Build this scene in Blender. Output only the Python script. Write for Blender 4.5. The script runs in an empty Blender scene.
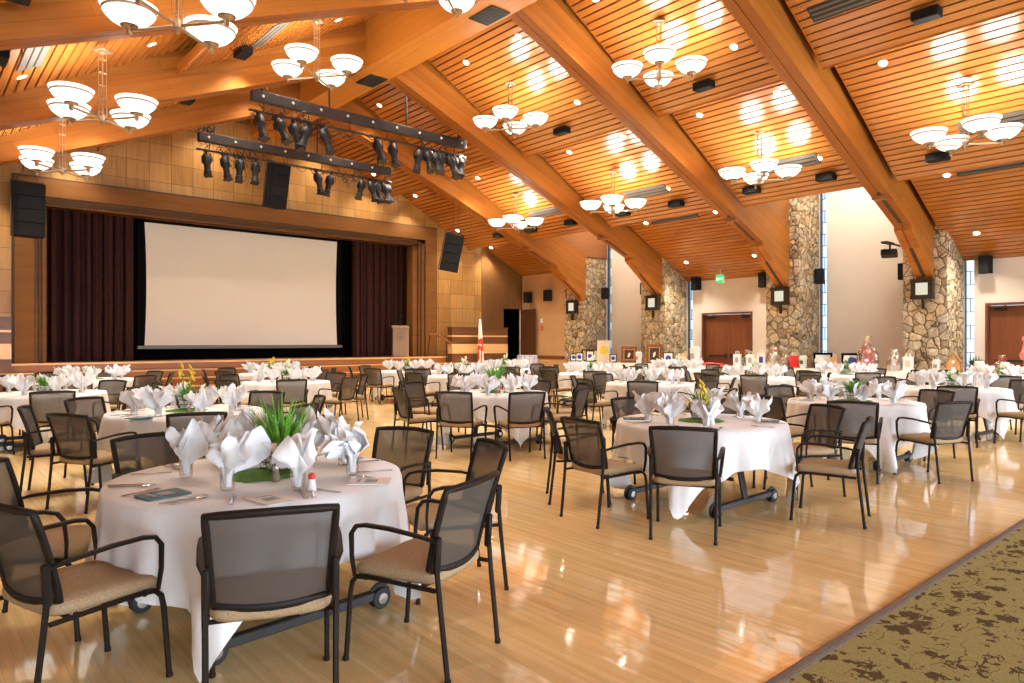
import bpy, bmesh, math, random
from math import sin, cos, pi, radians, atan2, hypot, sqrt, tan
from mathutils import Vector, Matrix, Euler, noise as mnoise

random.seed(7)
SC = bpy.context.scene
COL = SC.collection
EYE = 1.5                       # camera height, metres
RIDGE = 8.74                    # x of the roof ridge; the roof mirrors about it


# ----------------------------------------------------------------- mesh helpers
class MB:
    """Collects shapes in one bmesh and links them as ONE mesh object."""

    def __init__(self):
        self.bm = bmesh.new()

    def quad(self, pts, mi=0):
        vs = [self.bm.verts.new(p) for p in pts]
        f = self.bm.faces.new(vs)
        f.material_index = mi
        return f

    def box(self, c, s, rot=None, bevel=0.0, seg=1, mi=0):
        m = Matrix.Translation(Vector(c))
        if rot is not None:
            m = m @ (rot.to_4x4() if hasattr(rot, 'to_4x4') else Euler(rot).to_matrix().to_4x4())
        m = m @ Matrix.Diagonal((s[0], s[1], s[2], 1.0))
        r = bmesh.ops.create_cube(self.bm, size=1.0, matrix=m)
        vs = r['verts']
        fs = list({f for v in vs for f in v.link_faces})
        for f in fs:
            f.material_index = mi
        if bevel > 0:
            es = list({e for v in vs for e in v.link_edges})
            bmesh.ops.bevel(self.bm, geom=es, offset=bevel, segments=seg, affect='EDGES', profile=0.5)
        return self

    def bb(self, x0, x1, y0, y1, z0, z1, bevel=0.0, mi=0):
        return self.box(((x0 + x1) / 2, (y0 + y1) / 2, (z0 + z1) / 2),
                        (abs(x1 - x0), abs(y1 - y0), abs(z1 - z0)), None, bevel, 1, mi)

    def prism(self, poly, axis, a, b, mi=0):
        """poly: 2D points; axis 'x','y','z' extrusion from a to b."""
        def P(p, t):
            if axis == 'y':
                return (p[0], t, p[1])
            if axis == 'x':
                return (t, p[0], p[1])
            return (p[0], p[1], t)
        A = [self.bm.verts.new(P(p, a)) for p in poly]
        B = [self.bm.verts.new(P(p, b)) for p in poly]
        n = len(poly)
        fs = [self.bm.faces.new(A), self.bm.faces.new(B[::-1])]
        for i in range(n):
            j = (i + 1) % n
            fs.append(self.bm.faces.new((A[i], B[i], B[j], A[j])))
        for f in fs:
            f.material_index = mi
        return self

    def tube(self, path, r, n=8, cap=True, flat=1.0, mi=0, up=(0, 0, 1)):
        """sweep a circle (radius r or list) along path."""
        path = [Vector(p) for p in path]
        m = len(path)
        rings = []
        prev = None
        for i, p in enumerate(path):
            if i == 0:
                t = path[1] - path[0]
            elif i == m - 1:
                t = path[-1] - path[-2]
            else:
                t = (path[i + 1] - p).normalized() + (p - path[i - 1]).normalized()
            if t.length < 1e-9:
                t = Vector((0, 0, 1))
            t.normalize()
            if prev is None:
                u = Vector(up)
                if abs(u.dot(t)) > 0.95:
                    u = Vector((1, 0, 0)) if abs(t.x) < 0.9 else Vector((0, 1, 0))
                side = t.cross(u).normalized()
            else:
                side = (prev - t * prev.dot(t))
                if side.length < 1e-6:
                    side = t.orthogonal()
                side.normalize()
            prev = side
            nrm = side.cross(t).normalized()
            rr = r[i] if isinstance(r, (list, tuple)) else r
            rings.append([self.bm.verts.new(p + side * (cos(2 * pi * k / n) * rr) + nrm * (sin(2 * pi * k / n) * rr * flat)) for k in range(n)])
        for a, b in zip(rings[:-1], rings[1:]):
            for k in range(n):
                f = self.bm.faces.new((a[k], a[(k + 1) % n], b[(k + 1) % n], b[k]))
                f.material_index = mi
        if cap:
            for f in (self.bm.faces.new(rings[0][::-1]), self.bm.faces.new(rings[-1])):
                f.material_index = mi
        return self

    def lathe(self, prof, n=24, c=(0, 0, 0), mi=0, axis=None):
        """prof: (r, z) pairs, spun about z (through c); axis: a Matrix applied first."""
        c = Vector(c)
        rings = []
        for (r, z) in prof:
            if r < 1e-6:
                p = Vector((0, 0, z))
                if axis is not None:
                    p = axis @ p
                rings.append([self.bm.verts.new(p + c)])
            else:
                ring = []
                for k in range(n):
                    p = Vector((r * cos(2 * pi * k / n), r * sin(2 * pi * k / n), z))
                    if axis is not None:
                        p = axis @ p
                    ring.append(self.bm.verts.new(p + c))
                rings.append(ring)
        for a, b in zip(rings[:-1], rings[1:]):
            if len(a) == 1 and len(b) == 1:
                continue
            for k in range(n):
                k2 = (k + 1) % n
                if len(a) == 1:
                    f = self.bm.faces.new((a[0], b[k2], b[k]))
                elif len(b) == 1:
                    f = self.bm.faces.new((a[k], a[k2], b[0]))
                else:
                    f = self.bm.faces.new((a[k], a[k2], b[k2], b[k]))
                f.material_index = mi
        return self

    def surf(self, fn, nu, nv, closed_u=False, mi=0):
        """grid surface fn(u,v), u,v in 0..1."""
        g = []
        for j in range(nv + 1):
            g.append([self.bm.verts.new(fn(i / nu, j / nv)) for i in range(nu if closed_u else nu + 1)])
        w = nu if closed_u else nu
        for j in range(nv):
            for i in range(w):
                i2 = (i + 1) % nu if closed_u else i + 1
                f = self.bm.faces.new((g[j][i], g[j][i2], g[j + 1][i2], g[j + 1][i]))
                f.material_index = mi
        return self

    def ball(self, c, r, n=10, s=(1, 1, 1), mi=0):
        m = max(4, n // 2)
        prof = [(r * sin(pi * i / m), -r * cos(pi * i / m)) for i in range(m + 1)]
        prof[0] = (0, -r)
        prof[-1] = (0, r)
        self.lathe(prof, n, c, mi, Matrix.Diagonal((s[0], s[1], s[2])))
        return self

    def build(self, name, mat, parent=None, smooth=False, angle=40, recalc=True):
        if recalc:
            bmesh.ops.recalc_face_normals(self.bm, faces=self.bm.faces[:])
        me = bpy.data.meshes.new(name)
        self.bm.to_mesh(me)
        self.bm.free()
        for m in (mat if isinstance(mat, (list, tuple)) else [mat]):
            me.materials.append(m)
        if smooth:
            me.polygons.foreach_set('use_smooth', [True] * len(me.polygons))
            try:
                me.set_sharp_from_angle(angle=radians(angle))
            except Exception:
                pass
        o = bpy.data.objects.new(name, me)
        COL.objects.link(o)
        if parent is not None:
            o.parent = parent
        return o


def tag(o, label, cat, group=None):
    o['label'] = label
    o['category'] = cat
    if group:
        o['group'] = group
    return o


def struct(o):
    o['kind'] = 'structure'
    return o


def thing(name, label, cat, loc=(0, 0, 0), rz=0.0, group=None):
    o = bpy.data.objects.new(name, None)
    o.empty_display_size = 0.1
    COL.objects.link(o)
    o.location = loc
    o.rotation_euler = (0, 0, rz)
    return tag(o, label, cat, group)


KIDS = {}


def kids(o):
    return [c for c in COL.objects if c.parent is o]


def dup(root, loc, rz, label=None, group=None, rot=None):
    """a copy of a thing with copies of its parts and sub-parts (mesh data shared)"""
    if root.name not in KIDS:
        ch = kids(root)
        KIDS[root.name] = [(c, kids(c)) for c in ch]
    r = root.copy()
    COL.objects.link(r)
    r.location = loc
    r.rotation_euler = rot if rot is not None else (0, 0, rz)
    if label:
        r['label'] = label
    if group:
        r['group'] = group
    for c, sub in KIDS[root.name]:
        d = c.copy()
        COL.objects.link(d)
        d.parent = r
        for g in sub:
            e = g.copy()
            COL.objects.link(e)
            e.parent = d
    return r


class Proto:
    """first place() uses the original, later ones are copies"""

    def __init__(self, root):
        self.root = root
        self.used = False

    def place(self, loc, rz, label, group=None, rot=None):
        if not self.used:
            self.used = True
            kids_now = kids(self.root)
            KIDS[self.root.name] = [(c, kids(c)) for c in kids_now]
            r = self.root
            r.location = loc
            r.rotation_euler = rot if rot is not None else (0, 0, rz)
            r['label'] = label
            if group:
                r['group'] = group
            return r
        return dup(self.root, loc, rz, label, group, rot)


# ----------------------------------------------------------------- materials
def new_mat(name):
    m = bpy.data.materials.new(name)
    m.use_nodes = True
    nt = m.node_tree
    for n in list(nt.nodes):
        nt.nodes.remove(n)
    out = nt.nodes.new('ShaderNodeOutputMaterial')
    return m, nt, out


def principled(nt, out, color=(0.8, 0.8, 0.8), rough=0.5, metal=0.0, spec=0.5, coat=0.0, coat_rough=0.1):
    b = nt.nodes.new('ShaderNodeBsdfPrincipled')
    b.inputs['Base Color'].default_value = (*color, 1)
    b.inputs['Roughness'].default_value = rough
    b.inputs['Metallic'].default_value = metal
    b.inputs['Specular IOR Level'].default_value = spec
    b.inputs['Coat Weight'].default_value = coat
    b.inputs['Coat Roughness'].default_value = coat_rough
    nt.links.new(b.outputs[0], out.inputs[0])
    return b


def N(nt, kind, **kw):
    n = nt.nodes.new('ShaderNode' + kind)
    for k, v in kw.items():
        if hasattr(n, k):
            setattr(n, k, v)
        else:
            n.inputs[k.replace('_', ' ')].default_value = v
    return n


def ramp(nt, stops):
    r = nt.nodes.new('ShaderNodeValToRGB')
    el = r.color_ramp.elements
    while len(el) < len(stops):
        el.new(0.5)
    for e, (p, c) in zip(el, stops):
        e.position = p
        e.color = (*c, 1) if len(c) == 3 else c
    return r


def bump(nt, b, src, strength=0.3, dist=0.01):
    bp = nt.nodes.new('ShaderNodeBump')
    bp.inputs['Strength'].default_value = strength
    bp.inputs['Distance'].default_value = dist
    nt.links.new(src, bp.inputs['Height'])
    nt.links.new(bp.outputs[0], b.inputs['Normal'])
    return bp


def mat_plain(name, color, rough=0.5, metal=0.0, spec=0.5, var=0.06, scale=30.0, bstr=0.0, coat=0.0):
    """a plain finish with a faint mottling so it is never a dead flat colour"""
    m, nt, out = new_mat(name)
    b = principled(nt, out, color, rough, metal, spec, coat)
    tc = N(nt, 'TexCoord')
    nz = N(nt, 'TexNoise')
    nz.inputs['Scale'].default_value = scale
    nz.inputs['Detail'].default_value = 3
    nt.links.new(tc.outputs['Object'], nz.inputs['Vector'])
    r = ramp(nt, [(0.3, tuple(c * (1 - var) for c in color)), (0.7, tuple(min(1, c * (1 + var)) for c in color))])
    nt.links.new(nz.outputs[0], r.inputs[0])
    nt.links.new(r.outputs[0], b.inputs['Base Color'])
    if bstr > 0:
        bump(nt, b, nz.outputs[0], bstr, 0.005)
    return m


def mat_wood(name, light, dark, stretch=(0.6, 12, 12), rough=0.35, spec=0.5, lam=None, coat=0.0, coat_rough=0.15, bstr=0.05):
    """grain along the object's local x (stretch); lam=(length, height) adds laminated boards in x/z"""
    m, nt, out = new_mat(name)
    b = principled(nt, out, light, rough, 0, spec, coat, coat_rough)
    tc = N(nt, 'TexCoord')
    mp = N(nt, 'Mapping')
    mp.inputs['Scale'].default_value = stretch
    nt.links.new(tc.outputs['Object'], mp.inputs['Vector'])
    nz = N(nt, 'TexNoise')
    nz.inputs['Scale'].default_value = 1.0
    nz.inputs['Detail'].default_value = 6
    nz.inputs['Roughness'].default_value = 0.6
    nz.inputs['Distortion'].default_value = 0.6
    nt.links.new(mp.outputs[0], nz.inputs['Vector'])
    mid = tuple((a + c) / 2 for a, c in zip(light, dark))
    r = ramp(nt, [(0.25, dark), (0.5, mid), (0.72, light)])
    nt.links.new(nz.outputs[0], r.inputs[0])
    col = r.outputs[0]
    if lam:
        sx = N(nt, 'SeparateXYZ')
        nt.links.new(tc.outputs['Object'], sx.inputs[0])
        cx = N(nt, 'CombineXYZ')
        nt.links.new(sx.outputs[0], cx.inputs[0])
        ad = N(nt, 'Math', operation='MULTIPLY')
        ad.inputs[1].default_value = 1.0
        nt.links.new(sx.outputs[2], ad.inputs[0])
        nt.links.new(ad.outputs[0], cx.inputs[1])
        br = N(nt, 'TexBrick')
        br.offset = 0.37
        br.inputs['Color1'].default_value = (1, 1, 1, 1)
        br.inputs['Color2'].default_value = (0.72, 0.68, 0.62, 1)
        br.inputs['Mortar'].default_value = (0.66, 0.6, 0.55, 1)
        br.inputs['Scale'].default_value = 1.0
        br.inputs['Mortar Size'].default_value = 0.004
        br.inputs['Brick Width'].default_value = lam[0]
        br.inputs['Row Height'].default_value = lam[1]
        nt.links.new(cx.outputs[0], br.inputs['Vector'])
        mx = N(nt, 'MixRGB', blend_type='MULTIPLY')
        mx.inputs[0].default_value = 1.0
        nt.links.new(col, mx.inputs[1])
        nt.links.new(br.outputs[0], mx.inputs[2])
        col = mx.outputs[0]
    nt.links.new(col, b.inputs['Base Color'])
    if bstr:
        bump(nt, b, nz.outputs[0], bstr, 0.004)
    return m


def mat_emit(name, color, strength):
    m, nt, out = new_mat(name)
    e = N(nt, 'Emission')
    e.inputs[0].default_value = (*color, 1)
    e.inputs[1].default_value = strength
    nt.links.new(e.outputs[0], out.inputs[0])
    return m


def mat_glass(name, tint=(0.95, 0.97, 0.98), clear=0.86, rough=0.03):
    """thin clear glass: mostly see-through, with a glossy skin"""
    m, nt, out = new_mat(name)
    t = N(nt, 'BsdfTransparent')
    t.inputs[0].default_value = (*tint, 1)
    g = N(nt, 'BsdfGlossy')
    g.inputs[0].default_value = (0.9, 0.9, 0.9, 1)
    g.inputs['Roughness'].default_value = rough
    fr = N(nt, 'Fresnel')
    fr.inputs[0].default_value = 1.45
    ad = N(nt, 'Math', operation='ADD')
    ad.inputs[1].default_value = max(0.0, 1 - clear - 0.02)
    hf = N(nt, 'Math', operation='MULTIPLY')
    hf.inputs[1].default_value = 0.45
    nt.links.new(fr.outputs[0], hf.inputs[0])
    nt.links.new(hf.outputs[0], ad.inputs[0])
    mx = N(nt, 'MixShader')
    nt.links.new(ad.outputs[0], mx.inputs[0])
    nt.links.new(t.outputs[0], mx.inputs[1])
    nt.links.new(g.outputs[0], mx.inputs[2])
    nt.links.new(mx.outputs[0], out.inputs[0])
    return m


def mat_grid(name, c1, c2, mortar, bw, rh, msize, axes='xz', rough=0.4, offset=0.0, grain=(14, 14, 1.2), gvar=0.25):
    """sheets of veneer in a grid"""
    m, nt, out = new_mat(name)
    b = principled(nt, out, c1, rough, 0, 0.4)
    tc = N(nt, 'TexCoord')
    sx = N(nt, 'SeparateXYZ')
    nt.links.new(tc.outputs['Object'], sx.inputs[0])
    cx = N(nt, 'CombineXYZ')
    ix = {'x': 0, 'y': 1, 'z': 2}
    nt.links.new(sx.outputs[ix[axes[0]]], cx.inputs[0])
    nt.links.new(sx.outputs[ix[axes[1]]], cx.inputs[1])
    br = N(nt, 'TexBrick')
    br.offset = offset
    br.inputs['Color1'].default_value = (*c1, 1)
    br.inputs['Color2'].default_value = (*c2, 1)
    br.inputs['Mortar'].default_value = (*mortar, 1)
    br.inputs['Scale'].default_value = 1
    br.inputs['Mortar Size'].default_value = msize
    br.inputs['Mortar Smooth'].default_value = 0.0
    br.inputs['Brick Width'].default_value = bw
    br.inputs['Row Height'].default_value = rh
    nt.links.new(cx.outputs[0], br.inputs['Vector'])
    mp = N(nt, 'Mapping')
    mp.inputs['Scale'].default_value = grain
    nt.links.new(tc.outputs['Object'], mp.inputs['Vector'])
    nz = N(nt, 'TexNoise')
    nz.inputs['Scale'].default_value = 1
    nz.inputs['Detail'].default_value = 5
    nt.links.new(mp.outputs[0], nz.inputs['Vector'])
    r = ramp(nt, [(0.3, (1 - gvar,) * 3), (0.7, (1, 1, 1))])
    nt.links.new(nz.outputs[0], r.inputs[0])
    mx = N(nt, 'MixRGB', blend_type='MULTIPLY')
    mx.inputs[0].default_value = 1
    nt.links.new(br.outputs[0], mx.inputs[1])
    nt.links.new(r.outputs[0], mx.inputs[2])
    nt.links.new(mx.outputs[0], b.inputs['Base Color'])
    return m, nt, b, br


def mat_stone(name):
    m, nt, out = new_mat(name)
    b = principled(nt, out, (0.4, 0.3, 0.2), 0.85, 0, 0.25)
    tc = N(nt, 'TexCoord')
    nz0 = N(nt, 'TexNoise')
    nz0.inputs['Scale'].default_value = 3.0
    nt.links.new(tc.outputs['Object'], nz0.inputs['Vector'])
    mxv = N(nt, 'MixRGB', blend_type='LINEAR_LIGHT')
    mxv.inputs[0].default_value = 0.06
    nt.links.new(tc.outputs['Object'], mxv.inputs[1])
    nt.links.new(nz0.outputs['Color'], mxv.inputs[2])
    v1 = N(nt, 'TexVoronoi', feature='F1')
    v1.inputs['Scale'].default_value = 4.5
    v2 = N(nt, 'TexVoronoi', feature='DISTANCE_TO_EDGE')
    v2.inputs['Scale'].default_value = 4.5
    nt.links.new(mxv.outputs[0], v1.inputs['Vector'])
    nt.links.new(mxv.outputs[0], v2.inputs['Vector'])
    sp = N(nt, 'SeparateColor')
    nt.links.new(v1.outputs['Color'], sp.inputs[0])
    r = ramp(nt, [(0.0, (0.36, 0.255, 0.155)), (0.25, (0.62, 0.46, 0.265)), (0.45, (0.50, 0.42, 0.31)),
                  (0.65, (0.70, 0.54, 0.33)), (0.85, (0.58, 0.50, 0.39)), (1.0, (0.78, 0.63, 0.41))])
    nt.links.new(sp.outputs[0], r.inputs[0])
    nz = N(nt, 'TexNoise')
    nz.inputs['Scale'].default_value = 14
    nz.inputs['Detail'].default_value = 6
    nt.links.new(tc.outputs['Object'], nz.inputs['Vector'])
    r2 = ramp(nt, [(0.25, (0.6, 0.57, 0.52)), (0.7, (1.1, 1.08, 1.02))])
    nt.links.new(nz.outputs[0], r2.inputs[0])
    mx = N(nt, 'MixRGB', blend_type='MULTIPLY')
    mx.inputs[0].default_value = 1
    nt.links.new(r.outputs[0], mx.inputs[1])
    nt.links.new(r2.outputs[0], mx.inputs[2])
    edge = ramp(nt, [(0.022, (0, 0, 0)), (0.05, (1, 1, 1))])
    nt.links.new(v2.outputs['Distance'], edge.inputs[0])
    mm = N(nt, 'MixRGB')
    nt.links.new(edge.outputs[0], mm.inputs[0])
    mm.inputs[1].default_value = (0.17, 0.125, 0.08, 1)
    nt.links.new(mx.outputs[0], mm.inputs[2])
    nt.links.new(mm.outputs[0], b.inputs['Base Color'])
    h = ramp(nt, [(0.0, (0, 0, 0)), (0.06, (0.75, 0.75, 0.75)), (0.25, (1, 1, 1))])
    nt.links.new(v2.outputs['Distance'], h.inputs[0])
    ad = N(nt, 'MixRGB', blend_type='ADD')
    ad.inputs[0].default_value = 0.25
    nt.links.new(h.outputs[0], ad.inputs[1])
    nt.links.new(nz.outputs[0], ad.inputs[2])
    bump(nt, b, ad.outputs[0], 0.9, 0.05)
    return m


def mat_floor(name):
    m, nt, out = new_mat(name)
    b = principled(nt, out, (0.7, 0.46, 0.2), 0.11, 0, 0.5)
    tc = N(nt, 'TexCoord')
    sx = N(nt, 'SeparateXYZ')
    nt.links.new(tc.outputs['Object'], sx.inputs[0])
    cx = N(nt, 'CombineXYZ')
    nt.links.new(sx.outputs[1], cx.inputs[0])
    nt.links.new(sx.outputs[0], cx.inputs[1])
    br = N(nt, 'TexBrick')
    br.offset = 0.41
    br.inputs['Color1'].default_value = (0.86, 0.655, 0.335, 1)
    br.inputs['Color2'].default_value = (0.80, 0.575, 0.27, 1)
    br.inputs['Mortar'].default_value = (0.66, 0.44, 0.19, 1)
    br.inputs['Scale'].default_value = 1
    br.inputs['Mortar Size'].default_value = 0.0012
    br.inputs['Brick Width'].default_value = 0.9
    br.inputs['Row Height'].default_value = 0.057
    nt.links.new(cx.outputs[0], br.inputs['Vector'])
    mp = N(nt, 'Mapping')
    mp.inputs['Scale'].default_value = (22, 0.9, 1)
    nt.links.new(tc.outputs['Object'], mp.inputs['Vector'])
    nz = N(nt, 'TexNoise')
    nz.inputs['Scale'].default_value = 1
    nz.inputs['Detail'].default_value = 5
    nt.links.new(mp.outputs[0], nz.inputs['Vector'])
    r = ramp(nt, [(0.3, (0.86, 0.82, 0.76)), (0.65, (1.05, 1.05, 1.05))])
    nt.links.new(nz.outputs[0], r.inputs[0])
    mx = N(nt, 'MixRGB', blend_type='MULTIPLY')
    mx.inputs[0].default_value = 1
    nt.links.new(br.outputs[0], mx.inputs[1])
    nt.links.new(r.outputs[0], mx.inputs[2])
    nt.links.new(mx.outputs[0], b.inputs['Base Color'])
    # the slight waviness of a sanded and varnished strip floor
    mp2 = N(nt, 'Mapping')
    mp2.inputs['Scale'].default_value = (9, 1.6, 1)
    nt.links.new(tc.outputs['Object'], mp2.inputs['Vector'])
    nz2 = N(nt, 'TexNoise')
    nz2.inputs['Scale'].default_value = 1
    nz2.inputs['Detail'].default_value = 2
    nt.links.new(mp2.outputs[0], nz2.inputs['Vector'])
    bump(nt, b, nz2.outputs[0], 0.07, 0.02)
    rr = ramp(nt, [(0.3, (0.035,) * 3), (0.7, (0.085,) * 3)])
    nt.links.new(nz2.outputs[0], rr.inputs[0])
    nt.links.new(rr.outputs[0], b.inputs['Roughness'])
    return m


def mat_carpet(name):
    """olive pile with brown leaf blots on thin stems"""
    m, nt, out = new_mat(name)
    b = principled(nt, out, (0.3, 0.25, 0.1), 0.95, 0, 0.1)
    tc = N(nt, 'TexCoord')
    nd = N(nt, 'TexNoise')
    nd.inputs['Scale'].default_value = 22
    nd.inputs['Detail'].default_value = 2
    nt.links.new(tc.outputs['Object'], nd.inputs['Vector'])
    wv = N(nt, 'MixRGB', blend_type='LINEAR_LIGHT')
    wv.inputs[0].default_value = 0.075
    nt.links.new(tc.outputs['Object'], wv.inputs[1])
    nt.links.new(nd.outputs['Color'], wv.inputs[2])
    v = N(nt, 'TexVoronoi', feature='F1')
    v.inputs['Scale'].default_value = 8.2
    v.inputs['Randomness'].default_value = 1.0
    nt.links.new(wv.outputs[0], v.inputs['Vector'])
    sp = N(nt, 'SeparateColor')
    nt.links.new(v.outputs['Color'], sp.inputs[0])
    th = N(nt, 'Math', operation='MULTIPLY_ADD')
    th.inputs[1].default_value = 0.30
    th.inputs[2].default_value = 0.20
    nt.links.new(sp.outputs[0], th.inputs[0])
    leaf = N(nt, 'Math', operation='LESS_THAN')
    nt.links.new(v.outputs['Distance'], leaf.inputs[0])
    nt.links.new(th.outputs[0], leaf.inputs[1])
    mp = N(nt, 'Mapping')
    mp.inputs['Rotation'].default_value = (0, 0, 0.9)
    mp.inputs['Scale'].default_value = (1.0, 2.2, 1)
    nt.links.new(tc.outputs['Object'], mp.inputs['Vector'])
    n2 = N(nt, 'TexNoise')
    n2.inputs['Scale'].default_value = 5.5
    n2.inputs['Detail'].default_value = 1.0
    nt.links.new(mp.outputs[0], n2.inputs['Vector'])
    sub = N(nt, 'Math', operation='SUBTRACT')
    sub.inputs[1].default_value = 0.5
    nt.links.new(n2.outputs[0], sub.inputs[0])
    ab = N(nt, 'Math', operation='ABSOLUTE')
    nt.links.new(sub.outputs[0], ab.inputs[0])
    stem = N(nt, 'Math', operation='LESS_THAN')
    stem.inputs[1].default_value = 0.011
    nt.links.new(ab.outputs[0], stem.inputs[0])
    gate = N(nt, 'Math', operation='GREATER_THAN')
    gate.inputs[1].default_value = 0.62
    nt.links.new(sp.outputs[1], gate.inputs[0])
    st = N(nt, 'Math', operation='MULTIPLY')
    nt.links.new(stem.outputs[0], st.inputs[0])
    nt.links.new(gate.outputs[0], st.inputs[1])
    mxm = N(nt, 'Math', operation='MAXIMUM')
    nt.links.new(leaf.outputs[0], mxm.inputs[0])
    nt.links.new(st.outputs[0], mxm.inputs[1])
    n3 = N(nt, 'TexNoise')
    n3.inputs['Scale'].default_value = 160
    n3.inputs['Detail'].default_value = 2
    nt.links.new(tc.outputs['Object'], n3.inputs['Vector'])
    r3 = ramp(nt, [(0.3, (0.275, 0.245, 0.090)), (0.7, (0.42, 0.37, 0.155))])
    nt.links.new(n3.outputs[0], r3.inputs[0])
    r4 = ramp(nt, [(0.3, (0.085, 0.056, 0.024)), (0.7, (0.14, 0.095, 0.045))])
    nt.links.new(n3.outputs[0], r4.inputs[0])
    mx = N(nt, 'MixRGB')
    nt.links.new(mxm.outputs[0], mx.inputs[0])
    nt.links.new(r3.outputs[0], mx.inputs[1])
    nt.links.new(r4.outputs[0], mx.inputs[2])
    nt.links.new(mx.outputs[0], b.inputs['Base Color'])
    bump(nt, b, n3.outputs[0], 0.5, 0.01)
    return m


def mat_weave(name, c1, c2, scale=220.0, rough=0.9, clear=0.0):
    """woven cloth or mesh; clear lets some of what lies behind show through"""
    m, nt, out = new_mat(name)
    b = principled(nt, out, c1, rough, 0, 0.2)
    tc = N(nt, 'TexCoord')
    w1 = N(nt, 'TexWave', wave_type='BANDS', bands_direction='X')
    w2 = N(nt, 'TexWave', wave_type='BANDS', bands_direction='Z')
    for w in (w1, w2):
        w.inputs['Scale'].default_value = scale / 6.0
        w.inputs['Distortion'].default_value = 0.8
        nt.links.new(tc.outputs['Object'], w.inputs['Vector'])
    mm = N(nt, 'MixRGB', blend_type='MULTIPLY')
    mm.inputs[0].default_value = 1
    nt.links.new(w1.outputs[0], mm.inputs[1])
    nt.links.new(w2.outputs[0], mm.inputs[2])
    r = ramp(nt, [(0.1, c2), (0.7, c1)])
    nt.links.new(mm.outputs[0], r.inputs[0])
    nt.links.new(r.outputs[0], b.inputs['Base Color'])
    if clear > 0:
        t = N(nt, 'BsdfTransparent')
        mx = N(nt, 'MixShader')
        mx.inputs[0].default_value = clear
        nt.links.new(b.outputs[0], mx.inputs[1])
        nt.links.new(t.outputs[0], mx.inputs[2])
        nt.links.new(mx.outputs[0], out.inputs[0])
    else:
        bump(nt, b, mm.outputs[0], 0.25, 0.002)
    return m


def mat_linen(name, color, rough=0.8):
    m, nt, out = new_mat(name)
    b = principled(nt, out, color, rough, 0, 0.25)
    b.inputs['Sheen Weight'].default_value = 0.15
    tc = N(nt, 'TexCoord')
    nz = N(nt, 'TexNoise')
    nz.inputs['Scale'].default_value = 7
    nz.inputs['Detail'].default_value = 4
    nt.links.new(tc.outputs['Object'], nz.inputs['Vector'])
    bump(nt, b, nz.outputs[0], 0.35, 0.02)
    return m


M = {}
M['slat'] = mat_wood('slat_wood', (0.46, 0.165, 0.029), (0.33, 0.106, 0.017), (9, 0.5, 9), 0.19, 0.8, bstr=0.0)
M['beam'] = mat_wood('glulam_wood', (0.48, 0.172, 0.026), (0.35, 0.112, 0.015), (0.5, 9, 14), 0.45, 0.25, lam=(2.3, 0.19))
M['ridge'] = mat_wood('ridge_wood', (0.55, 0.215, 0.032), (0.42, 0.145, 0.022), (9, 0.4, 12), 0.42, 0.25)
M['deck'] = mat_plain('roof_void_shade', (0.012, 0.010, 0.009), 0.9)  # near-black colour puts the shade of the roof void into the deck
M['cheek'] = mat_wood('cheek_wood', (0.34, 0.12, 0.028), (0.24, 0.08, 0.018), (0.6, 9, 20), 0.4)
M['white_wall'] = mat_plain('painted_wall', (0.74, 0.66, 0.565), 0.85, var=0.02, scale=3)
M['tan_wall'] = mat_plain('tan_wall_paint', (0.56, 0.33, 0.15), 0.8, var=0.03, scale=3)
M['stone'] = mat_stone('field_stone')
M['floor'] = mat_floor('maple_strip_floor')
M['carpet'] = mat_carpet('leaf_pattern_carpet')
M['threshold'] = mat_plain('threshold_strip', (0.15, 0.12, 0.10), 0.5, var=0.2, scale=40)
M['plywood'], _nt, _b, _br = mat_grid('plywood_panels', (0.52, 0.275, 0.083), (0.38, 0.18, 0.045), (0.13, 0.06, 0.018), 0.6, 0.56, 0.006)
M['darkpanel'], _nt, _b, _br = mat_grid('walnut_panels', (0.22, 0.10, 0.03), (0.16, 0.068, 0.02), (0.10, 0.05, 0.02), 1.2, 1.9, 0.006)
M['frame_wood'] = mat_wood('proscenium_wood', (0.205, 0.085, 0.022), (0.155, 0.06, 0.014), (0.8, 0.8, 7), 0.55, 0.12, lam=None)
M['leaf_door'] = mat_wood('corner_door_walnut', (0.13, 0.048, 0.016), (0.085, 0.03, 0.01), (10, 10, 0.8), 0.4)
M['frame_edge'] = mat_plain('proscenium_reveal', (0.045, 0.022, 0.01), 0.6)
M['door_wood'] = mat_wood('door_wood', (0.235, 0.075, 0.026), (0.15, 0.045, 0.016), (10, 10, 0.8), 0.35)
M['door_frame'] = mat_wood('door_frame_wood', (0.20, 0.065, 0.03), (0.12, 0.036, 0.018), (10, 10, 0.8), 0.4)
M['stage_wood'] = mat_wood('stage_face_wood', (0.34, 0.125, 0.032), (0.24, 0.08, 0.02), (0.7, 8, 10), 0.35)
M['nosing'] = mat_wood('stage_nosing', (0.74, 0.47, 0.21), (0.62, 0.36, 0.15), (0.7, 8, 10), 0.3)
M['black'] = mat_plain('stage_black', (0.002, 0.002, 0.002), 0.95, spec=0.02)
M['curtain'] = mat_plain('oxblood_velvet', (0.046, 0.018, 0.016), 0.95, spec=0.1, var=0.15, scale=9)
M['screen'] = mat_plain('projection_fabric', (0.74, 0.70, 0.63), 0.9, var=0.006, scale=2)
M['screen_black'] = mat_plain('screen_mask', (0.004, 0.004, 0.004), 0.9, spec=0.05)
M['screen_bar'] = mat_plain('screen_bar_grey', (0.16, 0.15, 0.14), 0.4)
M['speaker'] = mat_plain('speaker_black', (0.008, 0.008, 0.008), 0.7, spec=0.2, var=0.2)
M['grille'] = mat_weave('speaker_grille', (0.020, 0.019, 0.020), (0.005, 0.005, 0.005), 300, 0.6)
M['truss'] = mat_plain('truss_brown', (0.036, 0.023, 0.019), 0.6, var=0.25, scale=8)
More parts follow.
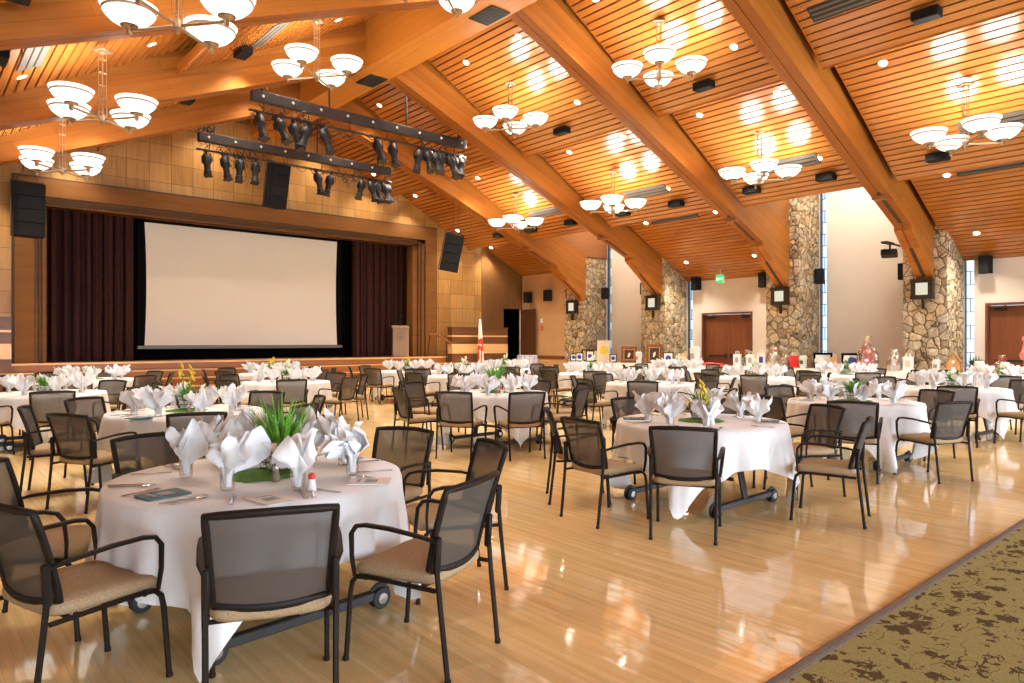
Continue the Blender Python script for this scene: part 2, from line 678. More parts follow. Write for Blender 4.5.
M['fixture'] = mat_plain('fixture_black', (0.012, 0.009, 0.008), 0.6, var=0.2)
M['cable'] = mat_plain('cable_black', (0.02, 0.017, 0.016), 0.6)
M['white_plastic'] = mat_plain('white_plastic', (0.8, 0.78, 0.74), 0.4)
M['bronze'] = mat_plain('brushed_bronze', (0.42, 0.30, 0.20), 0.32, 0.9, var=0.1)
M['cup'] = mat_plain('bowl_cup_bronze', (0.20, 0.145, 0.10), 0.4, 0.6)
M['bowl'] = mat_emit('lit_alabaster_bowl', (1.0, 0.93, 0.82), 1.5)
M['bulb'] = mat_emit('lamp_inside_bowl', (1.0, 0.92, 0.80), 22.0)
M['bowl_band'] = mat_plain('bowl_band', (0.45, 0.36, 0.27), 0.4)
M['downlens'] = mat_emit('downlight_lens', (1.0, 0.92, 0.78), 30.0)
M['downring'] = mat_plain('downlight_ring', (0.75, 0.62, 0.48), 0.4)
M['vent'] = mat_plain('vent_black', (0.012, 0.011, 0.011), 0.6)
M['diffuser'] = mat_plain('diffuser_grey', (0.10, 0.085, 0.075), 0.5)
M['sconce_frame'] = mat_plain('sconce_bronze', (0.035, 0.022, 0.014), 0.5, 0.3)
M['sconce_glass'] = mat_emit('sconce_lit_glass', (1.0, 0.93, 0.74), 0.48)
M['winglass'] = mat_glass('window_glass', (0.80, 0.90, 0.96), 0.9, 0.02)
M['muntin'] = mat_plain('muntin_bronze', (0.05, 0.045, 0.05), 0.5)
M['exit_green'] = mat_emit('exit_green_face', (0.02, 0.55, 0.10), 1.1)
M['exit_white'] = mat_emit('exit_letters', (0.85, 1.0, 0.85), 1.6)
M['chair_frame'] = mat_plain('chair_frame_espresso', (0.016, 0.011, 0.008), 0.5, spec=0.2, var=0.1)
M['chair_mesh'] = mat_weave('chair_mesh_taupe', (0.135, 0.117, 0.100), (0.070, 0.060, 0.050), 520, 0.85, 0.16)
M['chair_seat'] = mat_plain('chair_seat_tan', (0.40, 0.285, 0.165), 0.9, spec=0.2, var=0.28, scale=170, bstr=0.5)
M['linen'] = mat_linen('white_linen', (0.80, 0.80, 0.80))
M['napkin'] = mat_linen('napkin_linen', (0.84, 0.84, 0.84))
M['tabletop'] = mat_plain('table_laminate', (0.40, 0.34, 0.27), 0.4)
M['table_metal'] = mat_plain('table_frame_black', (0.022, 0.020, 0.020), 0.45)
M['rubber'] = mat_plain('wheel_rubber', (0.014, 0.014, 0.015), 0.6)
M['chrome'] = mat_plain('wheel_hub_metal', (0.55, 0.54, 0.52), 0.25, 0.9)
M['steel'] = mat_plain('cutlery_steel', (0.62, 0.58, 0.53), 0.22, 1.0)
M['glass'] = mat_glass('tumbler_glass', (0.985, 0.985, 0.985), 0.95)
M['moss'] = mat_plain('moss_green', (0.075, 0.20, 0.022), 0.9, var=0.5, scale=60, bstr=0.8)
M['grass'] = mat_plain('grass_blade', (0.13, 0.36, 0.035), 0.5, var=0.45, scale=25)
M['leaf'] = mat_plain('leaf_green', (0.10, 0.27, 0.03), 0.5, var=0.4, scale=25)
M['yellow'] = mat_plain('yellow_petal', (0.80, 0.52, 0.03), 0.6, var=0.2)
M['ivory'] = mat_plain('ivory_petal', (0.85, 0.82, 0.62), 0.6)
M['wire'] = mat_plain('wire_dark', (0.05, 0.042, 0.035), 0.5, 0.5)
M['pebble'] = mat_plain('white_pebble', (0.72, 0.70, 0.66), 0.5, var=0.1)
M['card'] = mat_plain('white_card', (0.84, 0.83, 0.80), 0.7, var=0.02)
M['teal'] = mat_plain('teal_cover', (0.02, 0.11, 0.14), 0.4, var=0.5, scale=14)
M['print'] = mat_plain('grey_print', (0.35, 0.37, 0.38), 0.6, var=0.4, scale=50)
M['pepper'] = mat_plain('pepper_brown', (0.20, 0.14, 0.08), 0.5)
M['red'] = mat_plain('red_paint', (0.62, 0.03, 0.025), 0.4)
M['pink'] = mat_plain('pink_plush', (0.80, 0.20, 0.22), 0.7)
M['blue'] = mat_plain('blue_print', (0.04, 0.07, 0.33), 0.5, var=0.3)
M['plaid'], _nt, _b, _br = mat_grid('blue_check_cloth', (0.50, 0.50, 0.66), (0.16, 0.17, 0.33), (0.7, 0.7, 0.8), 0.06, 0.06, 0.008, 'xz', 0.8)
M['gold'] = mat_plain('gold_frame', (0.45, 0.26, 0.09), 0.4, 0.4, var=0.3)
M['dark_art'] = mat_plain('dark_oil_paint', (0.06, 0.014, 0.010), 0.5, var=0.6, scale=9)
M['cream'] = mat_plain('cream_paper', (0.72, 0.60, 0.42), 0.7)
M['cello'] = mat_glass('cellophane', (0.97, 0.96, 0.95), 0.72, 0.12)
M['orange'] = mat_plain('gingerbread', (0.60, 0.30, 0.11), 0.7, var=0.3)
M['pine'] = mat_plain('pine_green', (0.09, 0.10, 0.03), 0.8, var=0.5)
M['lectern'] = mat_wood('lectern_maple', (0.27, 0.17, 0.10), (0.21, 0.13, 0.075), (10, 10, 0.8), 0.5)
M['seal'] = mat_plain('seal_bronze', (0.10, 0.075, 0.05), 0.5)
M['flag_white'] = mat_plain('flag_white', (0.78, 0.72, 0.66), 0.8)
M['flag_red'] = mat_plain('flag_red', (0.50, 0.05, 0.03), 0.8)
M['brass'] = mat_plain('brass', (0.65, 0.42, 0.13), 0.3, 0.9)
M['concrete'] = mat_plain('exterior_paving', (0.45, 0.45, 0.43), 0.9)
# ================================================================= ROOM SHELL
XL, XR = -3.77, 21.25           # side walls
YB, YS = -7.6, 22.1             # back wall (behind the camera), stage wall
TOPZ = EYE + 5.6
BEAMS = [18.6, 14.97, 10.34, 6.47, 1.75, -2.1]
BW = 0.40
PIERX = 19.95
PIERS = [19.0, 15.18, 10.37, 6.49, 1.75, -2.1]

mb = MB(); mb.bb(XL - 0.3, XR + 0.4, 1.56, YS + 4.2, -0.12, 0.0)
struct(mb.build('floor', M['floor']))
mb = MB(); mb.bb(XL - 0.3, XR + 0.4, YB - 0.3, 1.50, -0.12, 0.004)
struct(mb.build('floor_carpet', M['carpet']))
mb = MB(); mb.prism([(1.50, -0.02), (1.50, 0.007), (1.515, 0.012), (1.545, 0.012), (1.56, 0.004), (1.56, -0.02)], 'x', XL, XR)
struct(mb.build('trim_threshold', M['threshold']))
# paving outside, so the glass has ground behind it
mb = MB(); mb.bb(XR + 0.4, XR + 30, -30, 50, -0.4, -0.15)
struct(mb.build('ground_outside', M['concrete']))

# --- right wall in panels between its openings
DOORS = [(12.08, 14.02), (3.53, 5.474)]
SLOTS = [(18.20, 18.46, 7.0), (14.41, 14.66, 4.0), (9.62, 9.85, 7.0), (5.73, 5.97, 4.0), (0.98, 1.22, 4.0)]
cuts = sorted([(a, b, 2.5, 'd') for a, b in DOORS] + [(a, b, h, 's') for a, b, h in SLOTS])
mb = MB()
y = YB
for a, b, h, kind in cuts:
    mb.bb(XR, XR + 0.28, y, a, 0, TOPZ)
    mb.bb(XR, XR + 0.28, a, b, h, TOPZ)
    if kind == 's':
        mb.bb(XR, XR + 0.28, a, b, 0, 0.12)
    y = b
mb.bb(XR, XR + 0.28, y, YS + 0.3, 0, TOPZ)
struct(mb.build('wall_right', M['white_wall']))
mb = MB(); mb.bb(XR - 0.02, XR, 5.98 - 6, 3.53, 0, 0.13); mb.bb(XR - 0.02, XR, 7.0, 9.62, 0, 0.13); mb.bb(XR - 0.02, XR, 10.9, 12.08, 0, 0.13); mb.bb(XR - 0.02, XR, 15.7, 18.2, 0, 0.13)
struct(mb.build('baseboard_right', M['door_frame']))
for i, (a, b, h) in enumerate(SLOTS):
    mb = MB(); mb.bb(XR + 0.13, XR + 0.142, a, b, 0.12, h)
    w = struct(mb.build('window_%d' % (i + 1), M['winglass']))
    mb = MB()
    z = 0.12
    k = 0
    while z < h:
        mb.bb(XR + 0.12, XR + 0.155, a, b, z, z + 0.018)
        if k % 2 == 0:
            mb.bb(XR + 0.12, XR + 0.155, (a + b) / 2 - 0.006, (a + b) / 2 + 0.006, z, min(h, z + 0.36))
        z += 0.36
        k += 1
    mb.bb(XR + 0.08, XR + 0.19, a, a + 0.015, 0.12, h)
    mb.bb(XR + 0.08, XR + 0.19, b - 0.015, b, 0.12, h)
    mb.build('window_muntins', M['muntin'], w)

# far end of the right side: the tan wall flush with the stone pier
mb = MB(); mb.bb(19.98, 20.2, 19.5, YS, 0, 5.5)
struct(mb.build('wall_corner', M['tan_wall']))
mb = MB(); mb.bb(19.955, 19.98, 19.52, YS, 0.80, 0.92); mb.bb(19.955, 19.98, 19.52, YS, 0, 0.14)
struct(mb.build('trim_corner_rail', M['door_wood']))

# --- left and back walls (beside and behind the camera)
mb = MB(); mb.bb(XL - 0.28, XL, YB, YS + 0.3, 0, TOPZ)
struct(mb.build('wall_left', M['white_wall']))
mb = MB()
WINB = [(-2.6, 0.6), (2.2, 5.4), (7.0, 10.2), (11.8, 15.0), (16.6, 19.8)]
x = XL - 0.3
for a, b in WINB:
    mb.bb(x, a, YB - 0.28, YB, 0, 9.6)
    mb.bb(a, b, YB - 0.28, YB, 0, 0.5)
    mb.bb(a, b, YB - 0.28, YB, 3.3, 9.6)
    x = b
mb.bb(x, XR + 0.3, YB - 0.28, YB, 0, 9.6)
struct(mb.build('wall_back', M['white_wall']))
for i, (a, b) in enumerate(WINB):
    mb = MB(); mb.bb(a, b, YB - 0.15, YB - 0.14, 0.5, 3.3)
    w = struct(mb.build('window_%d' % (i + 6), M['winglass']))
    mb = MB()
    for k in range(4):
        xx = a + (b - a) * k / 3
        mb.bb(xx - 0.03, xx + 0.03, YB - 0.2, YB - 0.08, 0.5, 3.3)
    for zz in (0.5, 1.4, 3.27):
        mb.bb(a, b, YB - 0.2, YB - 0.08, zz, zz + 0.05)
    mb.build('window_frame', M['muntin'], w)

# --- stage wall with the proscenium opening and the corner doorway
OX0, OX1, OZ = 2.89, 14.40, EYE + 3.6
DX0, DX1, DZ = 18.90, 19.80, 2.88
mb = MB()
mb.bb(XL - 0.3, OX0, YS, YS + 0.2, 0, 9.6)
mb.bb(OX0, OX1, YS, YS + 0.2, OZ, 9.6)
mb.bb(OX0, OX1, YS, YS + 0.2, 0, 0.9)
mb.bb(OX1, 17.75, YS, YS + 0.2, 0, 9.6)
struct(mb.build('wall_stage', M['plywood']))
mb = MB()
mb.bb(17.75, DX0, YS - 0.02, YS + 0.2, 0, 7.0)
mb.bb(DX0, DX1, YS - 0.02, YS + 0.2, DZ, 7.0)
mb.bb(DX1, 20.0, YS - 0.02, YS + 0.2, 0, 7.0)
struct(mb.build('wall_stage_corner', M['darkpanel']))
mb = MB()
mb.bb(DX0 - 0.4, DX1 + 0.5, YS + 1.6, YS + 1.7, 0, 3.4)
mb.bb(DX0 - 0.5, DX0 - 0.4, YS + 0.2, YS + 1.7, 0, 3.4)
mb.bb(DX1 + 0.5, DX1 + 0.6, YS + 0.2, YS + 1.7, 0, 3.4)
mb.bb(DX0 - 0.5, DX1 + 0.6, YS + 0.2, YS + 1.7, 3.4, 3.5)
struct(mb.build('wall_passage', M['black']))
mb = MB()
mb.bb(DX0 - 0.07, DX0, YS - 0.05, YS + 0.2, 0, DZ)
mb.bb(DX1, DX1 + 0.07, YS - 0.05, YS + 0.2, 0, DZ)
mb.bb(DX0 - 0.07, DX1 + 0.07, YS - 0.05, YS + 0.2, DZ, DZ + 0.07)
struct(mb.build('trim_corner_doorway', M['darkpanel']))
# the open leaf, folded back into the room
mb = MB(); mb.bb(DX1 - 0.0, DX1 + 0.05, YS - 1.0, YS - 0.06, 0.01, DZ - 0.03)
dr = struct(mb.build('door_1', M['leaf_door']))
mb = MB(); mb.bb(DX1 - 0.012, DX1, YS - 0.10, YS - 0.055, 0.02, DZ - 0.04)
mb.build('edge_strip', M['white_plastic'], dr)
mb = MB(); mb.tube([(DX1, YS - 0.93, 1.02), (DX1 - 0.06, YS - 0.93, 1.02), (DX1 - 0.06, YS - 0.80, 1.02)], 0.011, 8)
mb.build('door_handle', M['chrome'], dr)

# proscenium surround: broad flat board, dark reveal round it, stepped moulding inside
FX0, FX1, FZ = 2.19, 15.43, EYE + 4.31
mb = MB()
for (x0, x1, z0, z1) in ((FX0, FX0 + 0.42, 0.93, FZ), (FX1 - 0.5, FX1, 0.93, FZ), (FX0 + 0.42, FX1 - 0.5, FZ - 0.46, FZ)):
    mb.bb(x0, x1, YS - 0.14, YS, z0, z1)
struct(mb.build('trim_proscenium', M['frame_wood']))
mb = MB()
mb.bb(FX0 - 0.05, FX0, YS - 0.10, YS, 0.93, FZ + 0.05)
mb.bb(FX1, FX1 + 0.05, YS - 0.10, YS, 0.93, FZ + 0.05)
mb.bb(FX0, FX1, YS - 0.10, YS, FZ, FZ + 0.05)
struct(mb.build('trim_proscenium_reveal', M['frame_edge']))
mb = MB()
for k, (d0, y0) in enumerate(((0.0, -0.06), (0.10, -0.085), (0.16, -0.03))):
    w = (0.28 - d0)
    ax0, ax1, az = FX0 + 0.42, FX1 - 0.5, FZ - 0.46
    mb.bb(ax0, ax0 + w, YS + y0, YS + 0.35, 0.93, az)
    mb.bb(ax1 - w * 1.9, ax1, YS + y0, YS + 0.35, 0.93, az)
    mb.bb(ax0, ax1, YS + y0, YS + 0.35, az - w + 0.03, az)
struct(mb.build('trim_proscenium_moulding', M['frame_wood']))

mb = MB()  # dark strips paint the shade lines between the moulding steps
gx0, gx1, gz = FX0 + 0.42, FX1 - 0.5, FZ - 0.46
for k, off in enumerate((0.0, 0.10, 0.17)):
    ox = off * 1.9
    mb.bb(gx0 + off, gx0 + off + 0.018, YS - 0.145, YS - 0.05, 0.93, gz - off)
    mb.bb(gx1 - ox - 0.018, gx1 - ox, YS - 0.145, YS - 0.05, 0.93, gz - off)
    mb.bb(gx0 + off, gx1 - ox, YS - 0.145, YS - 0.05, gz - off - 0.018, gz - off)
struct(mb.build('trim_proscenium_groove_shade', M['frame_edge']))

# stage platform, black stage house, apron steps
SZ = 0.93
mb = MB()
mb.bb(XL, 18.7, 21.60, YS + 3.6, SZ - 0.2, SZ)
mb.bb(XL, 18.7, 21.66, YS + 3.6, 0, SZ - 0.2)
struct(mb.build('floor_stage', M['stage_wood']))
for k in range(3):
    z1 = SZ * (3 - k) / 4
    y1 = 21.60 - 0.17 * (k + 1)
    mb = MB(); mb.bb(XL, 18.7, y1, 21.66, 0, z1 - 0.035)
    s = struct(mb.build('step', M['stage_wood']))
    mb = MB(); mb.bb(XL, 18.7, y1 - 0.02, 21.66, z1 - 0.035, z1)
    mb.build('nosing', M['nosing'], s)
mb = MB(); mb.bb(XL, 18.7, 21.575, 21.66, SZ - 0.045, SZ + 0.004)
struct(mb.build('trim_stage_nosing', M['nosing']))
mb = MB()
mb.bb(OX0 - 1.5, OX1 + 1.5, YS + 3.5, YS + 3.6, SZ, 7.2)
mb.bb(OX0 - 1.6, OX0 - 1.5, YS + 0.36, YS + 3.6, SZ, 7.2)
mb.bb(OX1 + 1.5, OX1 + 1.6, YS + 0.36, YS + 3.6, SZ, 7.2)
mb.bb(OX0 - 1.6, OX1 + 1.6, YS + 0.36, YS + 3.6, 7.2, 7.3)
struct(mb.build('wall_stage_house', M['black']))

# banded guard walls at both ends of the stage
def guard(x0, x1, ztop):
    bands = [(0, 0.20, 0), (0.20, 0.235, 1), (0.235, 0.46, 0), (0.46, 0.70, 1), (0.70, 0.88, 0), (0.88, 0.915, 1), (0.915, 1.10, 0)]
    mb = MB()
    H = ztop - SZ
    for a, b, mi in bands:
        mb.bb(x0, x1, 21.22 - (0.008 if mi else 0), 21.50, SZ - 0.6 + (a / 1.1) * (H + 0.6), SZ - 0.6 + (b / 1.1) * (H + 0.6), 0, mi)
    mb.bb(x0, x1, 21.22, 21.50, 0, SZ - 0.6)
    mb.bb(x0 - 0.02, x1 + 0.02, 21.19, 21.53, ztop, ztop + 0.035)
    return struct(mb.build('wall_stage_guard', [M['door_wood_mid'], M['nosing']]))
M['door_wood_mid'] = mat_wood('guard_walnut', (0.15, 0.056, 0.017), (0.10, 0.036, 0.011), (0.8, 8, 10), 0.4)
guard(15.62, 18.40, EYE + 0.52)
guard(-1.2, 2.05, EYE + 0.58)

# --- timber roof: beams, ridge, slatted panels
SL = math.atan(0.40)


def mirror(x):
    return 2 * RIDGE - x


def beam(yc, right):
    """two-ply glulam rafter with a haunch bracket; local x runs down the slope"""
    pts = [(9.15, 6.53), (18.40, 2.83), (18.40, 2.72), (19.97, 1.60), (19.97, 3.38), (9.15, 7.75)]
    core = [(9.15, 6.57), (18.36, 2.89), (18.44, 2.76), (19.97, 1.68), (19.97, 3.2), (9.15, 7.6)]

    def loc(p):
        dx, dz = p[0] - 9.15, p[1] - 6.53
        return (dx * cos(SL) - dz * sin(SL), dx * sin(SL) + dz * cos(SL))
    mb = MB()
    P = [loc(p) for p in pts]
    mb.prism(P, 'y', -BW / 2, -0.010)
    mb.prism(P, 'y', 0.010, BW / 2)
    o = struct(mb.build('beam', M['beam']))
    o.location = (9.15 if right else mirror(9.15), yc, EYE + 6.53)
    o.rotation_euler = (0, SL if right else pi - SL, 0)
    if not right:
        o.rotation_euler = (0, SL, pi)
    mb = MB(); mb.prism([loc(p) for p in core], 'y', -0.012, 0.012)
    mb.build('joint_filler', M['frame_edge'], o)
    # dark inlays in place of the shaded steel plate slots at the foot
    mb = MB()

    def slot(xa, za, xb, zb, w):
        a, b = loc((xa, za)), loc((xb, zb))
        L = hypot(b[0] - a[0], b[1] - a[1])
        ang = atan2(b[1] - a[1], b[0] - a[0])
        mb.box(((a[0] + b[0]) / 2, 0, (a[1] + b[1]) / 2), (L, w, 0.02), Matrix.Rotation(-ang, 3, 'Y'))
    slot(16.9, 6.53 - 0.4 * 7.75, 18.25, 6.53 - 0.4 * 9.1, 0.085)
    slot(18.95, 2.72 - 0.7134 * 0.55, 19.85, 2.72 - 0.7134 * 1.45, 0.085)
    mb.build('plate_slot_shade', M['frame_edge'], o)
    return o


for yc in BEAMS:
    beam(yc, True)
    beam(yc, False)

mb = MB(); mb.bb(2 * RIDGE - 9.15, 9.15, YB, YS, EYE + 6.53, EYE + 7.72)
struct(mb.build('beam_ridge', M['ridge']))
for yc in (15.38, 10.75, 6.88):
    mb = MB(); mb.bb(8.60, 9.08, yc - 0.36, yc + 0.36, EYE + 6.505, EYE + 6.54)
    for k in range(9):
        yy = yc - 0.30 + k * 0.075
        mb.bb(8.63, 9.05, yy, yy + 0.035, EYE + 6.495, EYE + 6.51)
    o = mb.build('ceiling_grille', M['vent'])
    tag(o, 'black square grille in the ridge beam soffit, %s' % {15.38: 'the one nearest the stage', 10.75: 'the middle one seen from the stage', 6.88: 'the one nearest the camera'}[yc], 'vent', 'square grilles along the ridge')

U = lambda x: 7.6 - 0.546 * (x - 9.15)
MID = lambda x: 5.42 - 0.556 * (x - 13.95)
LOW = lambda x: 3.84 - 0.50 * (x - 17.885)


def panel(fn, x0, x1, y0, y1, left, name='ceiling_panel'):
    """slats running along y on a sloping bed, dark slots between them"""
    mb = MB()
    sl = math.atan((fn(x0) - fn(x1)) / (x1 - x0))
    L = hypot(x1 - x0, fn(x0) - fn(x1))
    pitch = 0.166
    n = int(L / pitch)
    pitch = L / n
    for i in range(n):
        t = (i + 0.5) * pitch
        x = x0 + t * cos(sl)
        z = EYE + fn(x0) - t * sin(sl) + 0.024
        ang = sl
        if left:
            x = mirror(x)
            ang = -sl
        mb.box((x, (y0 + y1) / 2, z), (pitch - 0.035, y1 - y0, 0.048), Euler((0, ang, 0)).to_matrix())
    # edge boards
    for yy in (y0 + 0.012, y1 - 0.012):
        xm, zm = (x0 + x1) / 2, EYE + (fn(x0) + fn(x1)) / 2 + 0.075
        mb.box((mirror(xm) if left else xm, yy, zm), (L, 0.024, 0.12), Euler((0, -sl if left else sl, 0)).to_matrix())
    xe = x1 - 0.012
    mb.bb(mirror(xe) - 0.016 if left else xe - 0.016, mirror(xe) + 0.016 if left else xe + 0.016, y0, y1, EYE + fn(x1) - 0.015, EYE + fn(x1) + 0.19)
    o = struct(mb.build(name, M['slat']))
    # dark backing sheet above the slats, added so the slots between look shaded
    mb = MB()
    p = [(x0, EYE + fn(x0) + 0.085), (x1 - 0.03, EYE + fn(x1) + 0.09), (x1 - 0.03, EYE + fn(x1) + 0.13), (x0, EYE + fn(x0) + 0.13)]
    if left:
        p = [(mirror(a), b) for a, b in p]
    mb.prism(p, 'y', y0 + 0.02, y1 - 0.02)
    mb.build('dark_backing', M['deck'], o)
    return o


# bays from the stage towards the camera: (near y, far y, has a tall dormer on the right)
BAYS = [(18.80, YS, False), (15.17, 18.40, True), (10.54, 14.77, False), (6.67, 10.14, True), (1.95, 6.27, False), (-1.90, 1.55, True), (YB, -2.30, False)]
for yn, yf, dorm in BAYS:
    g0, g1 = yn + 0.10, yf - 0.14
    if yf == YS:
        g1 = yf
    for left in (False, True):
        panel(U, 9.2, 13.40, g0, g1, left)
        panel(MID, 12.75, 17.10, g0, g1, left)
        if not (dorm and not left):
            panel(LOW, 16.65, XR, g0, g1, left)
    # roof deck over the panels
    mb = MB()
    xe = 17.2 if dorm else XR + 0.3
    zr = lambda x: EYE + 8.02 - 0.40 * (x - 9.15)
    mb.prism([(8.74, zr(8.74)), (xe, zr(xe)), (xe, zr(xe) + 0.1), (8.74, zr(8.74) + 0.1)], 'y', yn - 0.2, yf + 0.2)
    xl = XR + 0.3
    mb.prism([(8.74, zr(8.74)), (mirror(xl), zr(xl)), (mirror(xl), zr(xl) + 0.1), (8.74, zr(8.74) + 0.1)], 'y', yn - 0.2, yf + 0.2)
    struct(mb.build('ceiling_deck', M['deck']))
    if dorm:
        mb = MB()
        mb.bb(17.0, XR, yn - 0.36, yn - 0.02, EYE + 3.3, TOPZ)
        mb.bb(17.0, XR, yf + 0.02, yf + 0.36, EYE + 3.3, TOPZ)
        struct(mb.build('wall_dormer_cheek', M['cheek']))
        mb = MB(); mb.bb(17.0, XR + 0.3, yn - 0.4, yf + 0.4, TOPZ, TOPZ + 0.1)
        mb.bb(17.0, 17.1, yn - 0.4, yf + 0.4, EYE + 4.7, TOPZ)
        struct(mb.build('ceiling_dormer', M['white_wall']))

# --- stone piers: real relief, stone by stone
def pier(yc, w=1.03):
    mb = MB()
    y0, y1 = yc - w / 2, yc + w / 2
    z1 = TOPZ
    step = 0.045

    def relief(p):
        q = p * 4.5
        d, _ = mnoise.voronoi(q, distance_metric='DISTANCE', exponent=2.5)
        e = d[1] - d[0]
        return 0.045 * min(1.0, e / 0.30)

    def face(o, du, nu, dv, nv, nrm):
        o, du, dv, nrm = Vector(o), Vector(du), Vector(dv), Vector(nrm)

        def f(u, v):
            p = o + du * u + dv * v
            edge = 1.0 if 0.02 < u < 0.98 else 0.0
            return p + nrm * ((relief(p) - 0.02) * edge)
        mb.surf(f, nu, nv)
    nz = int(z1 / 0.06)
    face((PIERX, y0, 0), (0, w, 0), int(w / step), (0, 0, z1), nz, (-1, 0, 0))
    face((PIERX, y0, 0), (XR - PIERX, 0, 0), int((XR - PIERX) / step), (0, 0, z1), nz, (0, -1, 0))
    face((PIERX, y1, 0), (XR - PIERX, 0, 0), 8, (0, 0, z1), 12, (0, 1, 0))
    return struct(mb.build('pillar_stone', M['stone'], smooth=True, angle=60))


for yc in PIERS[:5]:
    pier(yc)

# --- the two double doors on the right wall
def double_door(n, a, b):
    mb = MB()
    fr = 0.06
    mb.bb(XR - 0.03, XR + 0.28, a, a + fr, 0, 2.5)
    mb.bb(XR - 0.03, XR + 0.28, b - fr, b, 0, 2.5)
    mb.bb(XR - 0.03, XR + 0.28, a + fr, b - fr, 2.44, 2.5)
    d = struct(mb.build('door_%d' % n, M['door_frame']))
    ym = (a + b) / 2
    for (p, q, s) in ((a + fr, ym - 0.004, 1), (ym + 0.004, b - fr, -1)):
        mb = MB(); mb.bb(XR + 0.16, XR + 0.21, p + 0.004, q, 0.02, 2.43)
        lf = mb.build('door_leaf', M['door_wood'], d)
        mb = MB()
        ye = q if s == 1 else p
        mb.bb(XR + 0.09, XR + 0.14, min(ye - s * 0.75, ye - s * 0.08), max(ye - s * 0.75, ye - s * 0.08), 0.98, 1.04, 0.01)
        mb.bb(XR + 0.10, XR + 0.16, min(ye - s * 0.16, ye - s * 0.06), max(ye - s * 0.16, ye - s * 0.06), 0.94, 1.08)
        mb.build('push_bar', M['sconce_frame'], lf)
        mb = MB()
        yh = p + 0.1 if s == 1 else q - 0.1
        mb.bb(XR + 0.10, XR + 0.16, min(yh, yh + s * 0.30), max(yh, yh + s * 0.30), 2.30, 2.37, 0.008)
        mb.tube([(XR + 0.13, yh + s * 0.26, 2.36), (XR + 0.08, yh + s * 0.45, 2.40), (XR + 0.12, yh + s * 0.22, 2.43)], 0.009, 6)
        mb.build('door_closer', M['sconce_frame'], lf)
    return d


double_door(2, *DOORS[0])
double_door(3, *DOORS[1])
# ================================================================= LIGHT FITTINGS AND HUNG GEAR
def make_chandelier():
    t = thing('chandelier', '', 'chandelier')
    mb = MB()
    mb.bb(-0.11, 0.11, -0.11, 0.11, 1.08, 1.12, 0.006)
    mb.lathe([(0.0, 1.12), (0.045, 1.12), (0.05, 1.06), (0.018, 1.03), (0.0, 1.03)], 16)
    mb.build('canopy', M['bronze'], t, True)
    mb = MB()
    for k in range(4):
        a = k * pi / 2 + pi / 4
        mb.tube([(0.055 * cos(a), 0.055 * sin(a), 0.0), (0.055 * cos(a), 0.055 * sin(a), 1.07)], 0.008, 6)
    for z in (0.12, 0.33, 0.54, 0.75, 0.96):
        mb.tube([(0.055 * cos(k * pi / 2 + pi / 4), 0.055 * sin(k * pi / 2 + pi / 4), z) for k in range(5)], 0.006, 5)
    mb.build('stem', M['bronze'], t, True)
    mb = MB()
    mb.lathe([(0, 0.06), (0.05, 0.055), (0.062, 0.02), (0.062, -0.03), (0.035, -0.05), (0.02, -0.085), (0, -0.09)], 16)
    mb.build('hub', M['bronze'], t, True)
    prof = [(0.0, 0.045), (0.06, 0.047), (0.13, 0.068), (0.20, 0.11), (0.255, 0.165), (0.288, 0.22), (0.30, 0.262), (0.308, 0.27), (0.30, 0.276), (0.286, 0.262), (0.25, 0.19), (0.19, 0.125), (0.12, 0.08), (0.0, 0.062)]
    shared = {}
    for k in range(4):
        a = k * pi / 2
        c = Vector((0.62 * cos(a), 0.62 * sin(a), 0))
        if not shared:
            mb = MB()
            mb.tube([(0.04, 0, 0), (0.35, 0, -0.004), (0.62, 0, 0)], 0.02, 8)
            mb.lathe([(0, 0.05), (0.075, 0.055), (0.078, 0.045), (0.05, 0.032), (0.03, 0.015), (0.03, -0.045), (0.016, -0.055), (0.0, -0.07)], 16, (0.62, 0, 0))
            arm = mb.build('arm', M['bronze'], t, True)
            mb = MB(); mb.lathe([(0.02, 0.060), (0.095, 0.048), (0.098, 0.056), (0.02, 0.066)], 16)
            cup = mb.build('bowl_cup', M['cup'], arm, True)
            cup.location = (0.62, 0, 0)
            mb = MB(); mb.lathe(prof, 28)
            bowl = mb.build('bowl_shade', M['bowl'], t, True)
            mb = MB(); mb.lathe([(0.276, 0.196), (0.286, 0.206), (0.289, 0.222), (0.279, 0.214)], 28)
            band = mb.build('rim_band', M['bowl_band'], bowl, True)
            mb = MB(); mb.lathe([(0, 0.11), (0.10, 0.115), (0.19, 0.155), (0.262, 0.232), (0.252, 0.246), (0, 0.256)], 18)
            bulb = mb.build('lamp', M['bulb'], bowl, True)
            shared = dict(arm=arm, cup=cup, bowl=bowl, band=band, bulb=bulb)
        else:
            arm = shared['arm'].copy(); COL.objects.link(arm); arm.parent = t
            cup = shared['cup'].copy(); COL.objects.link(cup); cup.parent = arm
            bowl = shared['bowl'].copy(); COL.objects.link(bowl); bowl.parent = t
            band = shared['band'].copy(); COL.objects.link(band); band.parent = bowl
            bulb = shared['bulb'].copy(); COL.objects.link(bulb); bulb.parent = bowl
        arm.rotation_euler = (0, 0, a)
        bowl.location = c
    return t


CH = Proto(make_chandelier())
